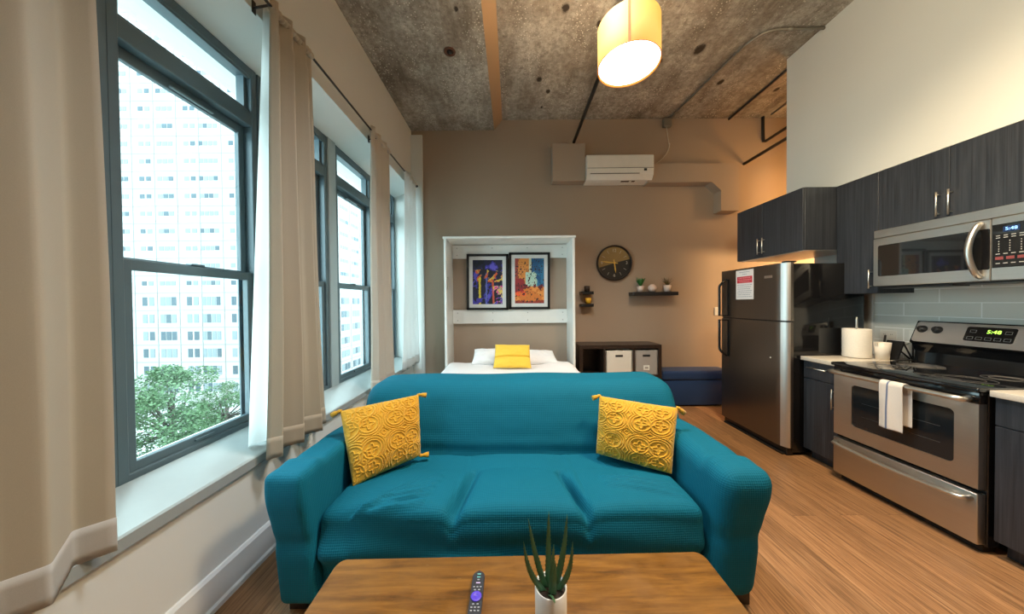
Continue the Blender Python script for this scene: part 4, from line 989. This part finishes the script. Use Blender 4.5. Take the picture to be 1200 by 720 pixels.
# worktop things
pr_ = thing('paper_towel_roll', 'large white paper roll upright on its holder beside the fridge', 'paper roll', (3.03, 2.60, .93))
obj('roll', MB().lathe([(.018, .935), (.086, .935), (.088, .94), (.088, 1.178), (.086, 1.182), (.02, 1.182), (.02, .94)], (3.03, 2.60, 0), 48), PAPER, pr_)
hm = MB(); hm.lathe([(0, .931), (.06, .931), (.06, .9345), (0, .9345)], (3.03, 2.60, 0), 32); hm.tube([(3.03, 2.60, .934), (3.03, 2.60, 1.26), (3.03, 2.60, 1.285)], [.008, .008, .005], 12); obj('holder', hm, STEEL_L, pr_)
jug = thing('measuring_jug', 'small white plastic jug next to the paper roll', 'jug', (3.115, 2.485, .93))
obj('body', MB().lathe([(0, .931), (.038, .931), (.05, 1.075), (.0475, 1.075), (.036, .936), (0, .936)], (3.115, 2.485, 0), 28), plain('milky_plastic', (.72, .66, .58), .35), jug)
obj('spout', MB().prism([(3.078, 1.076), (3.052, 1.078), (3.072, 1.035)], 2.475, 2.495, 'y'), bpy.data.materials['milky_plastic'], jug)
sd = thing('tablet_stand', 'black folding stand on the countertop against the tiles', 'stand', (3.22, 2.49, .93)); m = MB()
m.box((3.16, 2.42, .931), (3.31, 2.55, .938), .002, 1); obj('base_plate', m, BLACK_M, sd)
m = MB(); m.prism([(3.165, .939), (3.18, .939), (3.232, 1.085), (3.222, 1.09)], 2.43, 2.54, 'y'); obj('rest_plate', m, BLACK_M, sd)
m = MB(); m.tube([(3.225, 2.535, 1.085), (3.30, 2.45, .940)], .006, 8); m.tube([(3.225, 2.44, 1.085), (3.30, 2.435, .940)], .006, 8); m.tube([(3.19, 2.535, 1.05), (3.215, 2.545, 1.13)], .007, 8); m.tube([(3.305, 2.435, .938), (3.31, 2.44, 1.14)], .006, 8); obj('prop', m, BLACK_M, sd)
def plate(name, label, x, y, z, w_, h_, axis, group, kind):
    t = thing(name, label, 'outlet' if kind == 'outlet' else 'switch', (x, y, z), group)
    def B(a0, a1, z0, z1, d0, d1, bev=.001):
        if axis == 'x-': return MB().box((x-d1, y+a0, z+z0), (x-d0, y+a1, z+z1), bev, 1)
        if axis == 'x+': return MB().box((x+d0, y+a0, z+z0), (x+d1, y+a1, z+z1), bev, 1)
        return MB().box((x+a0, y-d1, z+z0), (x+a1, y-d0, z+z1), bev, 1)
    obj('cover_plate', B(-w_/2, w_/2, -h_/2, h_/2, 0, .006, .002), WHITE_P, t)
    n = 2
    for k in range(n):
        o = (k-.5)*(w_*.42 if w_ > h_ else h_*.42)
        a, z_ = (o, 0) if w_ > h_ else (0, o)
        if kind == 'outlet':
            s_ = obj('socket', B(a-.014, a+.014, z_-.014, z_+.014, .006, .008), WHITE_P, t)
            for dx in (-.005, .005): obj('slot', B(a+dx-.001, a+dx+.001, z_-.003, z_+.006, .008, .0085, 0), BLACK_M, s_)
        elif k == 0: obj('rocker', B(-w_*.2, w_*.2, -h_*.28, h_*.28, .006, .009), WHITE_P, t)
plate('wall_outlet', 'white outlet plate on the white wall below the window sill', XL, 2.04, .455, .125, .115, 'x+', 'white outlet plates', 'outlet')
plate('wall_outlet', 'white outlet plate on the kitchen tiles above the black stand', 3.352, 2.63, 1.125, .115, .075, 'x-', 'white outlet plates', 'outlet')
plate('wall_outlet', 'white outlet plate on the kitchen tiles at the stove backguard', 3.352, 2.455, 1.115, .075, .12, 'x-', 'white outlet plates', 'outlet')
plate('light_switch', 'white light switch on the brown wall beside the fridge', 2.995, YB, 1.29, .07, .12, 'y', None, 'switch')
tag(obj('power_cord', MB().tube(arc((3.345, 2.56, 1.04), (3.343, 2.47, 1.08), (3.335, 2.575, .95))+arc((3.30, 2.56, .936), (3.32, 2.56, .96), (3.27, 2.62, .936)), .005, 8), WHITE_P, loc=(3.3, 2.5, .936)), 'white power cord from the tile outlet to the worktop', 'cord')

# ------------------------------------------------------------------ curtains
RX, RZ = -1.352, 3.132
rd_ = thing('curtain_rod', 'black curtain rod on brackets above the windows', 'curtain rod', (RX, 1.9, RZ))
obj('rod', MB().tube([(RX, -.9, RZ), (RX, 4.285, RZ)], .0085, 12), BLACK_M, rd_)
obj('finial', MB().lathe([(0, 4.285), (.017, 4.29), (.02, 4.302), (.012, 4.312), (0, 4.314)], (RX, 0, RZ), 16, 'y'), BLACK_M, rd_)
for y in (.35, 1.685, 3.02, 4.26):
    obj('bracket', MB().tube([(XL+.001, y, RZ-.03), (XL+.02, y, RZ-.025), (RX, y, RZ-.015)], .006, 8).box((XL, y-.012, RZ-.06), (XL+.004, y+.012, RZ+.01)), BLACK_M, rd_)
def curtain(label, ty0, ty1, by0, by1, zb, folds, amp, mat, seed, skew=0, xoff=.0, lining=None, hem_mat=None):
    t = thing('curtain', label, 'curtain', (RX, (by0+by1)/2, zb), 'window curtains'); rn = random.Random(seed)
    ph = [rn.uniform(-.35, .35) for _ in range(40)]; am = [rn.uniform(.6, 1.25) for _ in range(40)]
    zt = RZ+.045
    def P(u, v):
        z = zb + (zt-zb)*v + (1-v)*skew*(u-.5)
        k = u*folds; i = int(min(k, folds-1)); f = k-i
        w = math.sin(2*PI*(f))*am[i]*(1+.0*f)
        open_ = 1-.45*v
        y = (by0+(by1-by0)*u)*(1-v)+(ty0+(ty1-ty0)*u)*v + .010*math.sin(4*PI*f+ph[i]*0)*(1-v*.6)
        x = RX + xoff*(1-v) + amp*w*open_*(1 if v < .93 else .75) + .012*math.sin(v*5+ph[i]*8)*(1-v)
        return (x, y, z)
    nu = folds*22; m = MB(); m.grid(nu, 90, P)
    o = obj('panel', m, mat, t, recalc=False); q = o.modifiers.new('thick', 'SOLIDIFY'); q.thickness = .0025; q.offset = 0
    hm = MB(); hm.grid(nu, 4, lambda u, v: (P(u, v*.045)[0]+.0035, P(u, v*.045)[1], P(u, v*.045)[2])); h_ = obj('hem', hm, hem_mat or mat, t, recalc=False); q = h_.modifiers.new('thick', 'SOLIDIFY'); q.thickness = .002
    pk = MB(); pk.tube([(RX, ty0+(ty1-ty0)*i/40, RZ+.004*math.sin(i*1.9)) for i in range(41)], [.019+.006*math.sin(i*2.3+seed) for i in range(41)], 12, cap=False); obj('rod_pocket', pk, mat, t)
    if lining:
        l0, l1, lt0, lt1, lz = lining
        lm = MB(); lm.grid(40, 60, lambda u, v: (RX-.05-.085*(1-v)-.02*math.sin(u*9)*(1-v*.5), (l0+(l1-l0)*u)*(1-v)+(lt0+(lt1-lt0)*u)*v, lz+(zt-.03-lz)*v)); q = obj('lining', lm, CURT_W, t, recalc=False)
    return t
curtain('beige curtain nearest the camera, cut by the edge of the photo', .30, .975, .27, 1.005, .60, 3, .058, CURT, 3, 0, 0, None, CURT_W)  # white hem: daylight shining through the cloth put into its colour
curtain('tan curtain gathered between the nearest two bare windows, showing its white lining', 1.70, 2.04, 1.615, 2.12, .585, 3, .072, CURT, 11, 0, -.0, (1.655, 1.85, 1.715, 1.86, .63))
curtain('cream curtain gathered behind the sofa, third along the rod', 2.90, 3.33, 2.80, 3.36, .59, 3, .055, CURT_B, 5)
curtain('white sunlit curtain at the far end of the rod in the corner', 3.80, 4.24, 3.66, 4.27, .61, 4, .04, CURT_W, 8)  # window light behind this curtain is put into the white of its cloth

# ------------------------------------------------------------------ outside
GZ = -15.0
struct('ground_outside', MB().box((-160, -30, GZ-.5), (-5, 200, GZ)), plain('pale_pavement', (.34, .34, .33), .9))
BW = plain('pale_building_wall', (.30, .29, .285), .9); BWIN = plain('building_window_glass', (.055, .075, .09), .35, Specular_IOR_Level=.15); BWIN2 = plain('building_window_blind', (.135, .155, .17), .7); SPAN = plain('building_floor_band', (.205, .19, .185), .9)
bl = thing('apartment_tower', 'pale high-rise apartment tower with rows of windows across the street', 'building', (-70, 75, GZ))
bx0, bx1, by0_, by1_ = -118, -37.0, 50.0, 132.0; FH = 2.92
obj('wall', MB().box((bx0, by0_, GZ), (bx1, by1_, 58)), BW, bl)
m = MB(); 
for k in range(24): z = GZ+1.2+FH*k; m.box((bx0, by0_-.06, z-.10), (bx1+.06, by1_, z+.04))
for k in range(22):
    x = bx1-3.75*k-.15; m.box((x-.05, by0_-.08, GZ), (x+.05, by0_, 58))
for k in range(18):
    y = by0_+4.5*k+.2; m.box((bx1, y-.06, GZ), (bx1+.08, y+.06, 58))
obj('facade_ribs', m, SPAN, bl)
rng = random.Random(4); wins = []
def win(face, pos, z, w_, h_, lo):
    if face == 'f': return ((pos-w_/2, by0_-.05, z), (pos+w_/2, by0_+.02, z+h_))
    return ((bx1-.02, pos-w_/2, z), (bx1+.05, pos+w_/2, z+h_))
for k in range(24):
    z = GZ+1.2+FH*k; low = z < 3
    for c in range(22):
        n = (2, 3, 2, 4)[c % 4]; x0 = bx1-3.75*c-.7
        for i in range(n):
            wd = .78 if n < 4 else .66; pos = x0-.45-(wd+.16)*i*(1 if n > 2 else 1.2)
            wins.append((win('f', pos, z+(.75 if low else 1.25), wd, 1.45 if low else .72, low), math.hypot(pos, by0_)+abs(z)*.3, rng.random()))
    for c in range(18):
        y0 = by0_+4.5*c+.8
        for i in range(3): wins.append((win('s', y0+.5+1.15*i, z+(.75 if low else 1.2), .95, 1.45 if low else .8, low), y0+20, rng.random()))
wins.sort(key=lambda q: q[1])
for (a, b), d, r in wins[:100]: obj('window', MB().box(a, b), BWIN if r < .4 else BWIN2, bl)
m = MB()
for (a, b), d, r in wins[100:]: m.mi = 0 if r < .35 else 1; m.box(a, b)
o = obj('window_rows', m, [BWIN, BWIN2], bl); o['kind'] = 'stuff'
LEAF = NT('tree_leaves'); LEAF.p(Base_Color=LEAF.mix(LEAF.noise(LEAF.obj(), 1.2, 3), (.03, .075, .028), (.075, .135, .055)), Roughness=.6); LEAF = LEAF.m
BARK = plain('tree_bark', (.05, .04, .03), .9)
def tree(label, x, y, ztop, rad, h, seed, n):
    t = thing('tree', label, 'tree', (x, y, GZ), 'street trees below the window'); rn = random.Random(seed); m = MB()
    zc_ = ztop-h/2; tr = MB(); tr.tube([(x, y, GZ), (x+.2, y, zc_-h*.3), (x, y+.2, zc_+h*.2)], [.35, .25, .08], 8)
    blobs = []
    for k in range(26):
        a, b = rn.uniform(0, 2*PI), rn.uniform(-1, 1); q = math.sqrt(1-b*b)*rn.uniform(.5, .95)
        c = Vector((x+rad*q*math.cos(a), y+rad*q*math.sin(a), zc_+h/2*b*.85)); blobs.append((c, rad*rn.uniform(.22, .4)))
        tr.tube([(x, y, zc_-h*.25), c], [.1, .02], 5)
    obj('trunk', tr, BARK, t)
    for k in range(n):
        c, r = blobs[k % len(blobs)]; d = Vector((rn.gauss(0, 1), rn.gauss(0, 1), rn.gauss(0, 1))).normalized()*r*rn.uniform(.55, 1.05); p = c+Vector((d.x, d.y, d.z*.6))
        a = Vector((rn.gauss(0, 1), rn.gauss(0, 1), rn.gauss(0, .5))).normalized(); b = a.cross(Vector((rn.gauss(0, 1), rn.gauss(0, 1), rn.gauss(0, 1)))).normalized(); s_ = rn.uniform(.07, .15)
        m._f([m.bm.verts.new(p+q) for q in (a*s_, b*s_*.6, -a*s_, -b*s_*.6)])
    o = obj('foliage', m, LEAF, t, recalc=False)
tree('broad green tree seen low through the nearest bare window', -29, 25, -3.6, 4.3, 7.5, 2, 15000)
tree('smaller green tree at the inner edge of the nearest bare window', -22.5, 27.5, -7.6, 2.6, 4.5, 5, 8000)
tree('green tree behind the broad one, seen low through the window', -37, 38, -8.5, 4.0, 6, 9, 8000)
